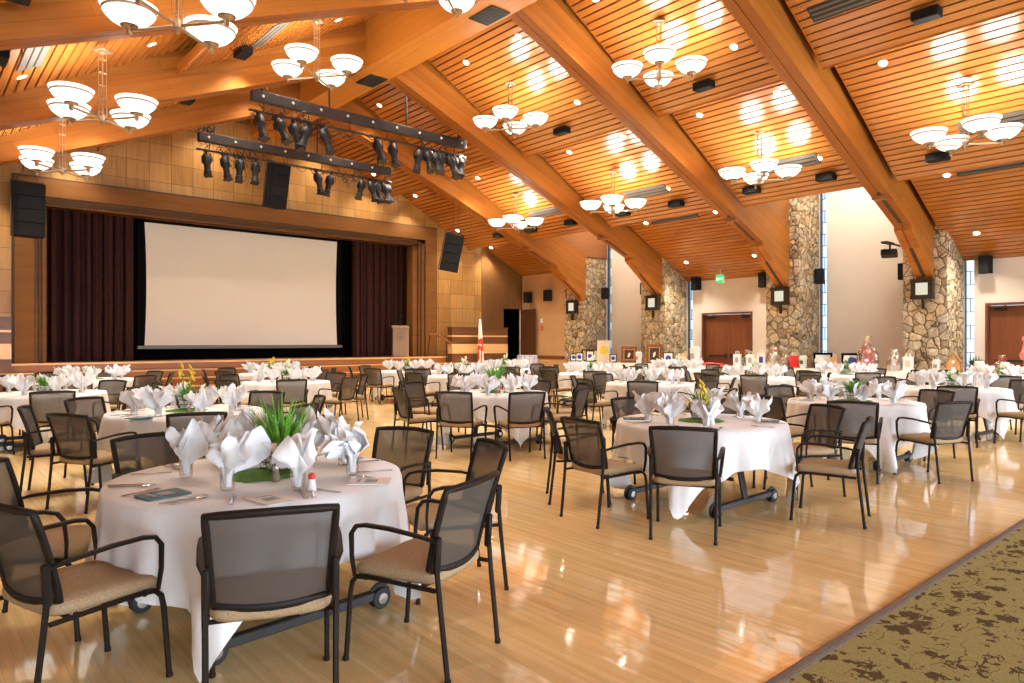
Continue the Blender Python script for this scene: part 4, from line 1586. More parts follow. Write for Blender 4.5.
# ================================================================= DINING TABLES, CHAIRS, TABLEWARE
# chair: stacking armchair, local +y is where the sitter looks, origin on the floor under the seat
def make_chair():
    t = thing('armchair', '', 'chair')
    # seat pad
    mb = MB()

    def seat(u, v):
        a = 2 * pi * u
        e = 0.30
        cx = math.copysign(abs(cos(a)) ** e, cos(a))
        cy = math.copysign(abs(sin(a)) ** e, sin(a))
        prof = [(0.0, 0.405), (0.93, 0.405), (0.985, 0.418), (1.0, 0.435), (0.985, 0.452), (0.93, 0.462), (0.6, 0.468), (0.0, 0.466)]
        k = min(int(v * 7), 6)
        w = v * 7 - k
        r = prof[k][0] * (1 - w) + prof[k + 1][0] * w
        z = prof[k][1] * (1 - w) + prof[k + 1][1] * w
        taper = 1.0 - 0.04 * (-cy * 0.5 + 0.5)
        y = 0.02 + 0.235 * r * cy
        return (0.245 * r * cx * taper, y, z - (0.020 * max(0, (y - 0.15) / 0.1) ** 2 if y > 0.15 else 0) + 0.006 * (abs(cx * r)))
    mb.surf(seat, 40, 7, True)
    mb.build('seat', M['chair_seat'], t, True, 70)
    # back: curved, leaning mesh panel in a tube frame
    H0, H1 = 0.475, 0.845

    def back(u, v):
        x = (u - 0.5) * 2
        hw = 0.218 + 0.022 * v
        y = -0.205 - 0.075 * v - 0.03 * v * v - 0.040 * (1 - x * x) + 0.03
        z = H0 + (H1 - H0) * v + 0.010 * (1 - x * x) * (1 if v > 0.5 else -1.6) * abs(2 * v - 1)
        return Vector((hw * x, y, z))
    mb = MB(); mb.surf(back, 14, 10)
    bk = mb.build('backrest', M['chair_mesh'], t, True, 180)
    n = 10
    loop = [back(i / n, 0.0) for i in range(n + 1)] + [back(1.0, i / n) for i in range(1, n + 1)] + [back(1 - i / n, 1.0) for i in range(1, n + 1)] + [back(0.0, 1 - i / n) for i in range(1, n)]
    loop.append(loop[0])
    mb = MB(); mb.tube(loop, 0.0165, 6, cap=False)
    mb.build('back_frame', M['chair_frame'], bk, True, 60)
    # side rails, seat pan cross bars
    mb = MB()
    for s in (-1, 1):
        mb.tube([(s * 0.243, -0.225, 0.40), (s * 0.243, 0.10, 0.408), (s * 0.243, 0.20, 0.405)], 0.011, 6)
    mb.tube([(-0.243, -0.14, 0.398), (0.243, -0.14, 0.398)], 0.010, 6)
    mb.tube([(-0.243, 0.16, 0.398), (0.243, 0.16, 0.398)], 0.010, 6)
    mb.build('seat_rail', M['chair_frame'], t, True)
    for s in (-1, 1):
        mb = MB(); mb.tube([(s * 0.243, 0.15, 0.408), (s * 0.244, 0.205, 0.402), (s * 0.245, 0.232, 0.375), (s * 0.246, 0.243, 0.32), (s * 0.248, 0.268, 0.005)], 0.0125, 7)
        mb.lathe([(0, 0), (0.015, 0), (0.015, 0.018), (0, 0.02)], 8, (s * 0.248, 0.2685, 0))
        mb.build('leg', M['chair_frame'], t, True)
    for s in (-1, 1):
        mb = MB()
        mb.tube([(s * 0.236, -0.285, 0.005), (s * 0.240, -0.245, 0.36), (s * 0.243, -0.232, 0.50), (s * 0.243, -0.240, 0.63)], 0.0125, 7)
        mb.lathe([(0, 0), (0.015, 0), (0.015, 0.018), (0, 0.02)], 8, (s * 0.236, -0.2855, 0))
        mb.box((s * 0.238, -0.232, 0.555), (0.026, 0.035, 0.17), (0.06, 0, 0), 0.008)
        mb.build('leg', M['chair_frame'], t, True)
    for s in (-1, 1):
        mb = MB()
        mb.tube([(s * 0.243, -0.24, 0.615), (s * 0.262, -0.17, 0.635), (s * 0.272, 0.0, 0.655), (s * 0.276, 0.13, 0.658), (s * 0.276, 0.185, 0.648), (s * 0.274, 0.215, 0.61), (s * 0.262, 0.222, 0.50), (s * 0.250, 0.215, 0.408)],
                [0.013, 0.016, 0.018, 0.018, 0.017, 0.016, 0.014, 0.012], 8, flat=0.62)
        mb.build('armrest', M['chair_frame'], t, True)
    return t


CHAIR = Proto(make_chair())

TR, TZ = 0.765, 0.75
def make_table():
    t = thing('round_table', '', 'table')
    mb = MB(); mb.lathe([(0, 0.705), (0.73, 0.705), (0.752, 0.712), (TR - 0.006, 0.725), (TR - 0.006, 0.742), (0.75, 0.745), (0, 0.745)], 72)
    mb.build('tabletop', M['tabletop'], t, True, 30)
    for s in (-1, 1):
        mb = MB(); mb.bb(-0.44, 0.44, s * 0.46 - 0.025, s * 0.46 + 0.025, 0.055, 0.105, 0.006)
        mb.build('base_bar', M['table_metal'], t)
        mb = MB(); mb.box((0, s * 0.40, 0.40), (0.07, 0.03, 0.64), (s * 0.20, 0, 0), 0.004)
        mb.build('upright', M['table_metal'], t)
        for x in (-0.47, 0.47):
            mb = MB()
            for q in (-0.022, 0.022):
                mb.lathe([(0.0, -0.010), (0.030, -0.012), (0.055, -0.011), (0.060, -0.006), (0.060, 0.006), (0.055, 0.011), (0.030, 0.012), (0, 0.010)], 18, (x, s * 0.46 + q, 0.060), 0, Matrix.Rotation(pi / 2, 3, 'X'))
            c = mb.build('caster', M['rubber'], t, True, 40)
            mb = MB()
            for q in (-0.036, 0.036):
                mb.lathe([(0, -0.004), (0.032, -0.003), (0.030, 0.003), (0, 0.004)], 12, (x, s * 0.46 + q, 0.060), 0, Matrix.Rotation(pi / 2, 3, 'X'))
            mb.build('wheel_hub', M['chrome'], c, True, 40)
            mb = MB(); mb.tube([(x * 1.0 + 0.062 * cos(a), s * 0.46, 0.062 + 0.066 * sin(a)) for a in [pi * (0.05 + 0.9 * i / 8) for i in range(9)]], 0.008, 5, flat=2.2)
            mb.build('fender', M['table_metal'], c)
    mb = MB()
    mb.tube([(0, -0.34, 0.25), (0, 0.34, 0.25)], 0.018, 8)
    mb.bb(-0.5, 0.5, -0.36, -0.30, 0.675, 0.705); mb.bb(-0.5, 0.5, 0.30, 0.36, 0.675, 0.705)
    mb.build('under_frame', M['table_metal'], t)
    return t


def cloth_mesh(seed, size=2.20, n=128):
    """a square cloth laid over the round top: corners hang in gathered points"""
    rnd = random.Random(seed)
    ph = [rnd.uniform(0, 6.28) for _ in range(5)]
    half = size / 2
    mb = MB()
    R = TR + 0.004

    def f(u, v):
        a = 2 * pi * u
        ext = half / max(abs(cos(a)), abs(sin(a)))
        ext = ext * (1 + 0.012 * sin(3 * a + ph[0]))
        ext = min(ext, R + 0.742)
        nv = 14
        k = v * nv
        if k <= 4:
            r = R * k / 4
            z = TZ + 0.0015 + 0.0012 * sin(6 * a + 9 * r + ph[1])
            return (r * cos(a), r * sin(a), z)
        q = (k - 4) / (nv - 4)
        s = (ext - R) * q
        corner = abs(sin(2 * a)) ** 6
        # the rim turns over a small radius, then hangs
        turn = min(s / 0.03, 1.0)
        z = TZ + 0.0015 - max(0.0, s - 0.012) * 0.985
        fold = (0.050 * sin(14 * a + ph[2]) + 0.030 * sin(23 * a + ph[3]) + 0.03 * sin(9 * a + ph[4])) * (0.5 + 0.7 * q)
        r = R + 0.010 * turn + s * (0.025 + fold * 2.0) + 0.05 * s * corner
        # gather the corner towards its own axis
        a0 = (math.floor(a / (pi / 2)) + 0.5) * pi / 2
        da = a - a0
        squeeze = 1 - 0.30 * q * corner
        aa = a0 + da * squeeze
        return (r * cos(aa), r * sin(aa), max(z, 0.012))
    mb.surf(f, n, 14, True)
    bmesh.ops.remove_doubles(mb.bm, verts=mb.bm.verts[:], dist=0.0004)
    return mb


CLOTH = {}
def cloth_obj(seed, loc, rz, label):
    if seed not in CLOTH:
        CLOTH[seed] = cloth_mesh(seed).build('tablecloth', M['linen'], None, True, 180)
        o = CLOTH[seed]
    else:
        o = CLOTH[seed].copy()
        COL.objects.link(o)
    o.location = loc
    o.rotation_euler = (0, 0, rz)
    return tag(o, label, 'tablecloth', 'white cloths on the round tables')


# --- tumbler with a napkin stuffed in it
def make_glass():
    mb = MB()
    mb.lathe([(0, 0.0), (0.030, 0.0), (0.0345, 0.008), (0.0385, 0.12), (0.0365, 0.12), (0.0325, 0.014), (0, 0.012)], 20)
    return mb.build('tumbler', M['glass'], None, True, 50)


def make_napkin(seed, big=1.0, lean=0.0):
    """linen square gathered in the middle: stem in the glass, corners opening like petals"""
    rnd = random.Random(seed)
    p = [rnd.uniform(0, 6.28) for _ in range(6)]
    mb = MB()
    hmax = (0.255 if big < 1.09 else 0.30) * big

    def layer(rot, hs, rs):
        def f(u, v):
            a = 2 * pi * u + rot
            pet = 0.5 + 0.5 * cos(2 * a + p[0]) * cos(2 * a + p[1] + 0.7)
            tip = 0.62 + 0.38 * abs(cos(2 * a + p[2])) ** 1.5 + 0.10 * sin(5 * a + p[3])
            h = 0.016 + (hmax * hs * tip - 0.016) * v
            neck = 0.024 + 0.008 * sin(4 * a + p[4])
            if v < 0.38:
                r = 0.022 + (neck - 0.022) * v / 0.38
            else:
                q = (v - 0.38) / 0.62
                r = neck + rs * big * (0.145 * q ** 0.85 - 0.045 * q * q) * (0.75 + 0.5 * pet) * (1 + 0.30 * sin(6 * a + p[5] + 3 * q) + 0.16 * sin(13 * a + p[2] - 4 * q))
            x, y = r * cos(a), r * sin(a)
            zz = h - 0.10 * big * lean * max(0, v - 0.5) ** 1.3 * 3
            x += lean * 0.42 * big * max(0, v - 0.40) ** 1.6
            z = zz + 0.010 * sin(7 * a + 5 * v + p[1]) * v
            return (x, y, max(z, 0.014))
        return f
    mb.surf(layer(0, 1.0, 1.0), 40, 12, True)
    mb.surf(layer(0.8, 0.88, 0.62), 32, 10, True)
    mb.surf(layer(1.9, 0.96, 0.30), 24, 8, True)
    return mb.build('napkin', M['napkin'], None, True, 75)


GL0 = make_glass()
NAPS = [make_napkin(11), make_napkin(12), make_napkin(13, 1.05, 0.25), make_napkin(14, 0.95), make_napkin(15, 1.0, -0.2)]
NAPB = [make_napkin(21, 1.12, 0.35), make_napkin(22, 1.15, 0.5), make_napkin(23, 1.1, 0.2), make_napkin(24, 1.15, 0.6)]
USED = set()


def put(proto, loc, rot, label, cat, group):
    if proto.name in USED:
        o = proto.copy()
        COL.objects.link(o)
        for c in [c for c in COL.objects if c.parent is proto] if proto.get('haskids') else []:
            d = c.copy(); COL.objects.link(d); d.parent = o
    else:
        USED.add(proto.name)
        o = proto
    o.location = loc
    o.rotation_euler = rot
    return tag(o, label, cat, group)


# --- cutlery (along local y, handle towards -y)
def make_knife():
    mb = MB()
    mb.prism([(-0.008, -0.115), (0.008, -0.115), (0.0095, -0.06), (0.006, 0.0), (0.010, 0.03), (0.010, 0.09), (0.0, 0.118), (-0.008, 0.10), (-0.006, 0.0), (-0.0085, -0.06)], 'z', 0.0005, 0.0055)
    return mb.build('table_knife', M['steel'])


def make_fork():
    mb = MB()
    mb.prism([(-0.009, -0.10), (0.009, -0.10), (0.004, 0.02), (0.012, 0.05), (0.012, 0.06), (-0.012, 0.06), (-0.012, 0.05), (-0.004, 0.02)], 'z', 0.0005, 0.0045)
    for k in range(4):
        x = -0.0105 + 0.007 * k
        mb.bb(x - 0.0018, x + 0.0018, 0.058, 0.105, 0.0015, 0.0045)
    return mb.build('table_fork', M['steel'])


def make_spoon():
    mb = MB()
    mb.prism([(-0.008, -0.10), (0.008, -0.10), (0.004, 0.03), (-0.004, 0.03)], 'z', 0.0005, 0.0045)
    mb.ball((0, 0.065, 0.006), 0.022, 12, (0.85, 1.6, 0.22))
    return mb.build('table_spoon', M['steel'], None, True)


KN, FK, SN = make_knife(), make_fork(), make_spoon()

# --- booklet, menu card, shakers
def make_booklet(mat, w=0.14, h=0.215):
    mb = MB()
    mb.bb(-w / 2, w / 2, -h / 2, h / 2, 0.0005, 0.004)
    mb.box((0.0, 0, 0.008), (w, h, 0.0016), (0, -0.045, 0))
    o = mb.build('programme_booklet', mat)
    mb = MB()
    mb.bb(-w * 0.3, w * 0.3, h * 0.22, h * 0.3, 0.0100, 0.0108)
    mb.bb(-w * 0.28, w * 0.22, -h * 0.2, h * 0.1, 0.0098, 0.0106)
    mb.build('cover_print', M['print'], o)
    o['haskids'] = 1
    return o


BKW, BKT = make_booklet(M['card']), make_booklet(M['teal'])


def make_shaker(name, body, cap):
    mb = MB(); mb.lathe([(0, 0), (0.022, 0), (0.024, 0.01), (0.018, 0.05), (0.016, 0.062), (0, 0.062)], 14)
    o = mb.build(name, body, None, True, 50)
    mb = MB(); mb.lathe([(0.0165, 0.060), (0.018, 0.064), (0.017, 0.082), (0.010, 0.090), (0, 0.091)], 14)
    mb.build('cap', cap, o, True, 50)
    o['haskids'] = 1
    return o


SALT, PEPPER = make_shaker('salt_shaker', M['white_plastic'], M['red']), make_shaker('pepper_shaker', M['pepper'], M['chrome'])

# --- centrepiece: moss mat, wire basket of pebbles with a plant, and a folded card cone
def make_moss():
    mb = MB()
    rnd = random.Random(3)

    def f(u, v):
        a = 2 * pi * u
        r = 0.21 * v * (1 + 0.05 * sin(9 * a) + 0.03 * sin(17 * a))
        return (r * cos(a), r * sin(a), 0.002 + 0.014 * (1 - v ** 6) + (0.006 * mnoise.noise(Vector((r * cos(a), r * sin(a), 0)) * 60) if v < 0.97 else 0))
    mb.surf(f, 40, 10, True)
    return mb.build('moss_mat', M['moss'], None, True)


def blade(mb, base, az, length, width, bend, mi=0, n=6, up0=1.45):
    """arched leaf with a keel"""
    p = Vector(base)
    d = Vector((cos(az), sin(az), 0))
    side = Vector((-sin(az), cos(az), 0))
    rows = []
    el = up0
    for i in range(n + 1):
        t = i / n
        w = width * (1 - t) ** 0.7 * (0.55 + 0.9 * t if t < 0.5 else 1.0)
        nrm = d * -sin(el) + Vector((0, 0, 1)) * cos(el)
        rows.append([mb.bm.verts.new(p - side * w), mb.bm.verts.new(p - nrm * w * 0.35), mb.bm.verts.new(p + side * w)])
        p = p + (d * cos(el) + Vector((0, 0, 1)) * sin(el)) * (length / n)
        el -= bend / n
    for a, b in zip(rows[:-1], rows[1:]):
        for k in range(2):
            f = mb.bm.faces.new((a[k], a[k + 1], b[k + 1], b[k]))
            f.material_index = mi


def make_centre(kind, seed):
    rnd = random.Random(seed)
    t = thing('centrepiece', '', 'centrepiece')
    w0, w1, h = 0.075, 0.105, 0.15
    mb = MB()
    for z in (0.02, 0.06, 0.10, 0.15):
        w = w0 + (w1 - w0) * z / h
        mb.tube([(-w, -w, z), (w, -w, z), (w, w, z), (-w, w, z), (-w, -w, z)], 0.0032, 5)
    for k in range(4):
        for q in (-1, -0.33, 0.33, 1):
            pts = []
            for w, z in ((w0, 0.02), (w1, h)):
                x, y = q * w, -w
                a = k * pi / 2
                pts.append((x * cos(a) - y * sin(a), x * sin(a) + y * cos(a), z))
            mb.tube(pts, 0.0026, 4)
    mb.build('wire_basket', M['wire'], t)
    mb = MB()
    for _ in range(34):
        x, y = rnd.uniform(-0.066, 0.066), rnd.uniform(-0.066, 0.066)
        mb.ball((x, y, 0.040 + 0.055 * rnd.random()), 0.019 + 0.008 * rnd.random(), 6, (1.2, 1, 0.75))
    pb = mb.build('pebbles', M['pebble'], t, True)
    pb['kind'] = 'stuff'
    mb = MB()
    if kind == 'grass':
        for _ in range(80):
            r = 0.05 * sqrt(rnd.random())
            a = rnd.uniform(0, 6.28)
            blade(mb, (r * cos(a), r * sin(a), 0.09), a + rnd.uniform(-0.5, 0.5), rnd.uniform(0.22, 0.40), 0.0125, rnd.uniform(0.2, 1.0), up0=rnd.uniform(1.15, 1.52))
        mb.build('grass_blades', M['grass'], t, True)
    elif kind == 'short':
        for _ in range(110):
            r = 0.06 * sqrt(rnd.random())
            a = rnd.uniform(0, 6.28)
            blade(mb, (r * cos(a), r * sin(a), 0.09), a + rnd.uniform(-0.7, 0.7), rnd.uniform(0.12, 0.22), 0.010, rnd.uniform(0.4, 1.4), n=4, up0=rnd.uniform(0.9, 1.5))
        mb.build('grass_blades', M['grass'], t, True)
    else:
        for _ in range(38):
            r = 0.05 * sqrt(rnd.random())
            a = rnd.uniform(0, 6.28)
            blade(mb, (r * cos(a), r * sin(a), 0.09), a, rnd.uniform(0.14, 0.26), 0.013, rnd.uniform(0.4, 1.1), up0=rnd.uniform(0.9, 1.5))
        mb.build('leaves', M['leaf'], t, True)
        pet = M['yellow'] if kind in ('orchid', 'yellow') else M['ivory']
        for i in range(7 if kind != 'tulip' else 4):
            a = rnd.uniform(0, 6.28)
            tip = Vector((0.05 * cos(a) + rnd.uniform(-0.03, 0.03), 0.05 * sin(a), (0.36 if kind == 'orchid' else 0.24) + 0.12 * rnd.random()))
            mb = MB()
            mb.tube([(0.02 * cos(a), 0.02 * sin(a), 0.10), (tip.x * 0.7, tip.y * 0.7, tip.z * 0.65), tip], 0.003, 4)
            st = mb.build('flower_stem', M['leaf'], t)
            mb = MB()
            if kind == 'tulip':
                mb.lathe([(0, -0.01), (0.020, 0.005), (0.026, 0.03), (0.018, 0.06), (0.006, 0.068), (0, 0.06)], 8, tip)
            else:
                for k in range(5):
                    b = 2 * pi * k / 5
                    mb.ball(tip + Vector((0.018 * cos(b), 0.010 * sin(b), 0.016 * sin(b))), 0.014, 6, (1, 0.7, 1))
                for k in range(3):
                    mb.ball(tip + Vector((rnd.uniform(-0.03, 0.03), rnd.uniform(-0.03, 0.03), -0.05 - 0.03 * k)), 0.014, 6)
            mb.build('blossom', pet, st, True)
    return t


def make_cone():
    """white napkin folded to a standing point"""
    mb = MB()
    mb.surf(lambda u, v: ((1 - v) * 0.055 * cos(2 * pi * u) * (1 + 0.10 * sin(6 * pi * u)), (1 - v) * 0.030 * sin(2 * pi * u), 0.001 + 0.27 * v), 18, 6, True)
    o = mb.build('folded_card', M['card'], None, True, 40)
    mb = MB(); mb.bb(-0.035, 0.035, -0.012, 0.012, 0.0, 0.012)
    mb.build('foot', M['card'], o)
    o['haskids'] = 1
    return o


MOSS, CONE = make_moss(), make_cone()
CENTRES = {k: Proto(make_centre(k, i + 40)) for i, k in enumerate(('grass', 'short', 'orchid', 'yellow', 'tulip'))}

# ----------------------------------------------------------------- the layout
# x, y, azimuth of the first chair (degrees, about the table), chairs, cloth corner azimuth, plant, where-words
ALL8 = lambda a0: [a0 + 45 * k for k in range(8)]
TABLES = [
    (1.51, 3.85, [251, 291, 341, 22, 66, 100, 150, 200], 8, 'grass', 'the nearest round table'),
    (2.31, 7.95, [258, 212, 168, 303, 347, 33, 78, 123], 25, 'orchid', 'the table behind the nearest one'),
    (5.66, 3.75, [208, 171, 284, 335, 14, 66, 135], 67, 'yellow', 'the bare-legged table right of centre'),
    (8.96, 3.71, [202, 247, 337, 22, 67, 112, 160], 0, 'short', 'the second table along the carpet'),
    (12.75, 3.72, [198, 243, 333, 18, 63, 108, 153], 20, 'short', 'the third table along the carpet'),
    (16.80, 4.02, [195, 240, 330, 60, 105, 150], 30, 'short', 'the table before the right door'),
    (6.54, 7.83, [246, 208, 166, 291, 335, 20, 65, 110], 30, 'grass', 'the mid-hall table'),
    (10.19, 7.82, [213, 168, 258, 303, 348, 33, 78, 123], 20, 'short', 'the table behind the bare-legged one'),
    (13.56, 7.65, [208, 163, 253, 298, 343, 28, 73, 118], 25, 'tulip', 'the table facing the left door'),
    (16.06, 6.85, [220, 265, 310, 355, 85, 130, 175], 10, 'tulip', 'the table below the tall pillar'),
    (1.57, 12.07, [266, 223, 311, 356, 41, 86, 131], 35, 'short', 'the leftmost table'),
    (5.42, 12.55, [250, 205, 295, 340, 25, 70, 115, 160], 25, 'tulip', 'the table facing the screen'),
    (9.29, 12.21, [230, 185, 275, 320, 5, 50, 95, 140], 25, 'tulip', 'the table facing the lectern'),
    (12.24, 11.08, [225, 180, 270, 315, 0, 45, 90, 135], 25, 'tulip', 'the table before the yellow picture'),
    (15.76, 11.18, [215, 170, 260, 305, 350, 35, 80, 125], 25, 'tulip', 'the table facing the second pillar'),
    (2.85, 15.86, [250, 205, 295, 340, 25, 70, 115, 160], 30, 'short', 'the table by the left curtain'),
    (6.53, 15.96, [250, 205, 295, 340, 25, 70, 115, 160], 30, 'yellow', 'the table nearest the screen'),
    (9.74, 15.13, [245, 200, 290, 335, 20, 65, 110, 155], 30, 'yellow', 'the table nearest the lectern'),
    (12.30, 14.30, [235, 190, 280, 325, 10, 55, 100, 145], 30, 'tulip', 'the table nearest the flag'),
]
SIDES = ['near side', 'near right', 'right side', 'far right', 'far side', 'far left', 'left side', 'near left']


def side_words(tx, ty, azs):
    """which side of the table each chair is on, as the camera sees it; all different"""
    base = math.degrees(atan2(-ty, -tx))
    out = {}
    order = sorted(azs, key=lambda a: (a - base + 22.5) % 360)
    free = list(range(8))
    for a in order:
        want = int(((a - base + 22.5) % 360) // 45) % 8
        w = min(free, key=lambda f: (min((f - want) % 8, (want - f) % 8), f))
        free.remove(w)
        out[a] = SIDES[w]
    return out


TBL = Proto(make_table())
rnd = random.Random(99)
for ti, (tx, ty, azs, corner, plant, where) in enumerate(TABLES):
    TBL.place((tx, ty, 0), 0.0 if ti else 0.10, 'wheeled folding table under a white cloth, %s' % where, 'round folding tables')
    cloth_obj(ti % 5, (tx, ty, 0), radians(corner + 45 * 0), 'white square cloth over %s' % where)
    words = side_words(tx, ty, azs)
    dcam = hypot(tx, ty)
    # centrepiece
    if ti not in (5,):
        put(MOSS, (tx, ty, TZ + 0.003), (0, 0, rnd.uniform(0, 6)), 'round green moss mat in the middle of %s' % where, 'mat', 'moss mats')
        cz = TZ + 0.018
    else:
        cz = TZ + 0.003
    CENTRES[plant].place((tx + (0.10 if ti == 0 else 0), ty - (0.04 if ti == 0 else 0), cz), rnd.uniform(0, 1.5), 'wire basket centrepiece with %s on %s' % ({'grass': 'tall green grass', 'short': 'short green grass', 'orchid': 'yellow sprays', 'yellow': 'yellow blossoms', 'tulip': 'pale buds'}[plant], where), 'table centrepieces')
    ux, uy = tx / dcam, ty / dcam
    off = 0.16 if ti else 0.22
    put(CONE, (tx + ux * off - uy * 0.03, ty + uy * off + ux * 0.03, TZ + 0.004), (0, 0, atan2(-ux, uy)), 'white pointed card standing on %s' % where, 'card', 'pointed cards on the tables')
    for a in azs:
        s = words[a]
        ca, sa = cos(radians(a)), sin(radians(a))
        jr = rnd.uniform(-0.04, 0.06) if ti else 0.0
        R0 = (1.10 if ti == 0 else 1.12 if ti < 4 else 1.15) + jr
        if ti == 0 and a == 200:
            R0 = 1.00
        if ti == 0 and a == 251:
            R0 = 1.03
        CHAIR.place((tx + R0 * ca, ty + R0 * sa, 0), radians(a) + pi / 2 + rnd.uniform(-0.07, 0.07), 'taupe mesh-back armchair, %s of %s' % (s, where), 'mesh-back armchairs')
        # tumbler and napkin in front of the sitter, a little to the side
        gx, gy = tx + 0.50 * ca - 0.10 * sa, ty + 0.50 * sa + 0.10 * ca
        if ti == 0:
            dx_, dy_ = {251: (-0.01, -0.51), 291: (0.39, -0.33), 341: (0.50, -0.02), 22: (0.40, 0.21), 66: (0.20, 0.48), 100: (-0.06, 0.50), 150: (-0.33, 0.22), 200: (-0.28, -0.28)}[a]
            gx, gy = tx + dx_, ty + dy_
        gz = TZ + 0.004
        put(GL0, (gx, gy, gz), (0, 0, 0), 'clear tumbler holding a napkin, %s of %s' % (s, where), 'glass', 'tumblers on the tables')
        if ti == 0:
            nb = NAPB[int(a) % 4]
            rz = rnd.uniform(0, 6.28)
        else:
            nb = NAPS[rnd.randrange(len(NAPS))]
            rz = rnd.uniform(0, 6.28)
        n = put(nb, (gx, gy, gz), (0, 0, rz), 'white napkin fanned in a tumbler, %s of %s' % (s, where), 'napkin', 'fanned napkins')
        n.scale = (0.82, 0.82, 1.0) if ti == 0 else (1, 1, 1)
        # cutlery on the tables near enough to show it
        if ti in (0, 1, 2, 3, 4, 6, 7):
            def at(r, side, lift=0.0045):
                return (tx + r * ca - side * sa, ty + r * sa + side * ca, TZ + lift)
            rz = radians(a) + pi / 2
            put(KN, at(0.61, 0.17), (0, 0, rz + rnd.uniform(-.1, .1)), 'steel table knife laid at the %s of %s' % (s, where), 'knife', 'table knives')
            put(FK, at(0.61, -0.15), (0, 0, rz + rnd.uniform(-.1, .1)), 'steel fork laid at the %s of %s' % (s, where), 'fork', 'table forks')
            if ti in (0, 1, 2):
                put(SN, at(0.605, 0.215), (0, 0, rz + rnd.uniform(-.1, .1)), 'steel spoon laid at the %s of %s' % (s, where), 'spoon', 'table spoons')
    # shakers, booklets
    if ti == 0:
        put(SALT, (1.54, 3.27, TZ + 0.004), (0, 0, 0), 'red-capped salt shaker on %s' % where, 'salt shaker', 'salt shakers')
        put(PEPPER, (1.50, 3.62, TZ + 0.004), (0, 0, 0), 'brown pepper shaker on %s' % where, 'pepper shaker', 'pepper shakers')
    elif ti in (1, 2, 3, 4, 6):
        px, py = -uy, ux
        put(SALT, (tx - ux * 0.30 - px * 0.10, ty - uy * 0.30 - py * 0.10, TZ + 0.004), (0, 0, 0), 'red-capped salt shaker on %s' % where, 'salt shaker', 'salt shakers')
        put(PEPPER, (tx - ux * 0.24 - px * 0.02, ty - uy * 0.24 - py * 0.02, TZ + 0.004), (0, 0, 0), 'brown pepper shaker on %s' % where, 'pepper shaker', 'pepper shakers')
for (x, y, rz, mt, lab) in [
    (0.95, 3.64, 0.35 + pi / 2 - 0.1, BKT, 'teal printed booklet at the left of the nearest round table'),
    (1.30, 3.20, 0.15, BKW, 'white printed booklet behind the near chair of the nearest round table'),
    (1.86, 3.26, 0.9, BKW, 'white printed booklet at the right of the nearest round table'),
    (1.72, 7.42, 0.5, BKT, 'teal printed booklet at the near left of the second round table'),
    (5.30, 4.25, 0.8, BKT, 'teal printed booklet at the left edge of the bare-legged table'),
    (6.05, 3.30, 0.3, BKT, 'teal printed booklet at the right edge of the bare-legged table'),
    (8.62, 4.18, 0.8, BKW, 'white printed booklet at the far left of the second table along the carpet'),
    (9.45, 3.35, 0.2, BKW, 'white printed booklet at the right of the second table along the carpet'),
]:
    put(mt, (x, y, TZ + 0.005), (0, 0, rz), lab, 'booklet', 'programme booklets')
# ================================================================= DISPLAY TABLES ALONG THE RIGHT WALL
DXC, DW = 19.25, 0.72


def display_table(y0, y1, lab):
    t = thing('display_table', lab, 'table', (DXC, (y0 + y1) / 2, 0), 0, 'long display tables along the right wall')
    L = (y1 - y0) / 2
    mb = MB(); mb.bb(-DW / 2, DW / 2, -L, L, 0.71, 0.74, 0.005); mb.build('tabletop', M['tabletop'], t)
    for sx in (-1, 1):
        for sy in (-1, 1):
            mb = MB(); mb.tube([(sx * 0.28, sy * (L - 0.2), 0), (sx * 0.28, sy * (L - 0.2), 0.71)], 0.014, 6)
            mb.build('leg', M['table_metal'], t)
    c = bpy.data.objects.new('x', None)
    bpy.data.objects.remove(c)
    mb = MB()

    def f(u, v):
        a = 2 * pi * u
        e = 0.12
        cx = math.copysign(abs(cos(a)) ** e, cos(a))
        cy = math.copysign(abs(sin(a)) ** e, sin(a))
        if v < 0.4:
            q = v / 0.4
            return ((DW / 2 + 0.012) * cx * q, (L + 0.012) * cy * q, 0.744)
        q = (v - 0.4) / 0.6
        fold = 0.018 * sin(40 * a) * q
        return ((DW / 2 + 0.014 + 0.03 * q + fold) * cx, (L + 0.014 + 0.03 * q + fold) * cy, 0.744 - 0.70 * q)
    mb.surf(f, 140, 12, True)
    cl = mb.build('tablecloth', M['linen'], None, True, 70)
    cl.location = (DXC, (y0 + y1) / 2, 0)
    tag(cl, 'long white cloth to the floor on ' + lab, 'tablecloth', 'cloths on the display tables')


for y0, y1, lab in ((16.35, 18.35, 'the display table nearest the stage'), (13.80, 16.25, 'the display table with two ornate pictures'),
                    (11.80, 13.65, 'the display table before the left double door'), (9.85, 11.70, 'the display table below the tall pillar'),
                    (7.90, 9.75, 'the display table with two dark panels'), (5.95, 7.80, 'the display table before the right stone pillar'), (3.60, 5.85, 'the display table before the right double door')):
    display_table(y0, y1, lab)

DZ0 = 0.750
FACE = -pi / 2                   # items look towards the hall (-x)


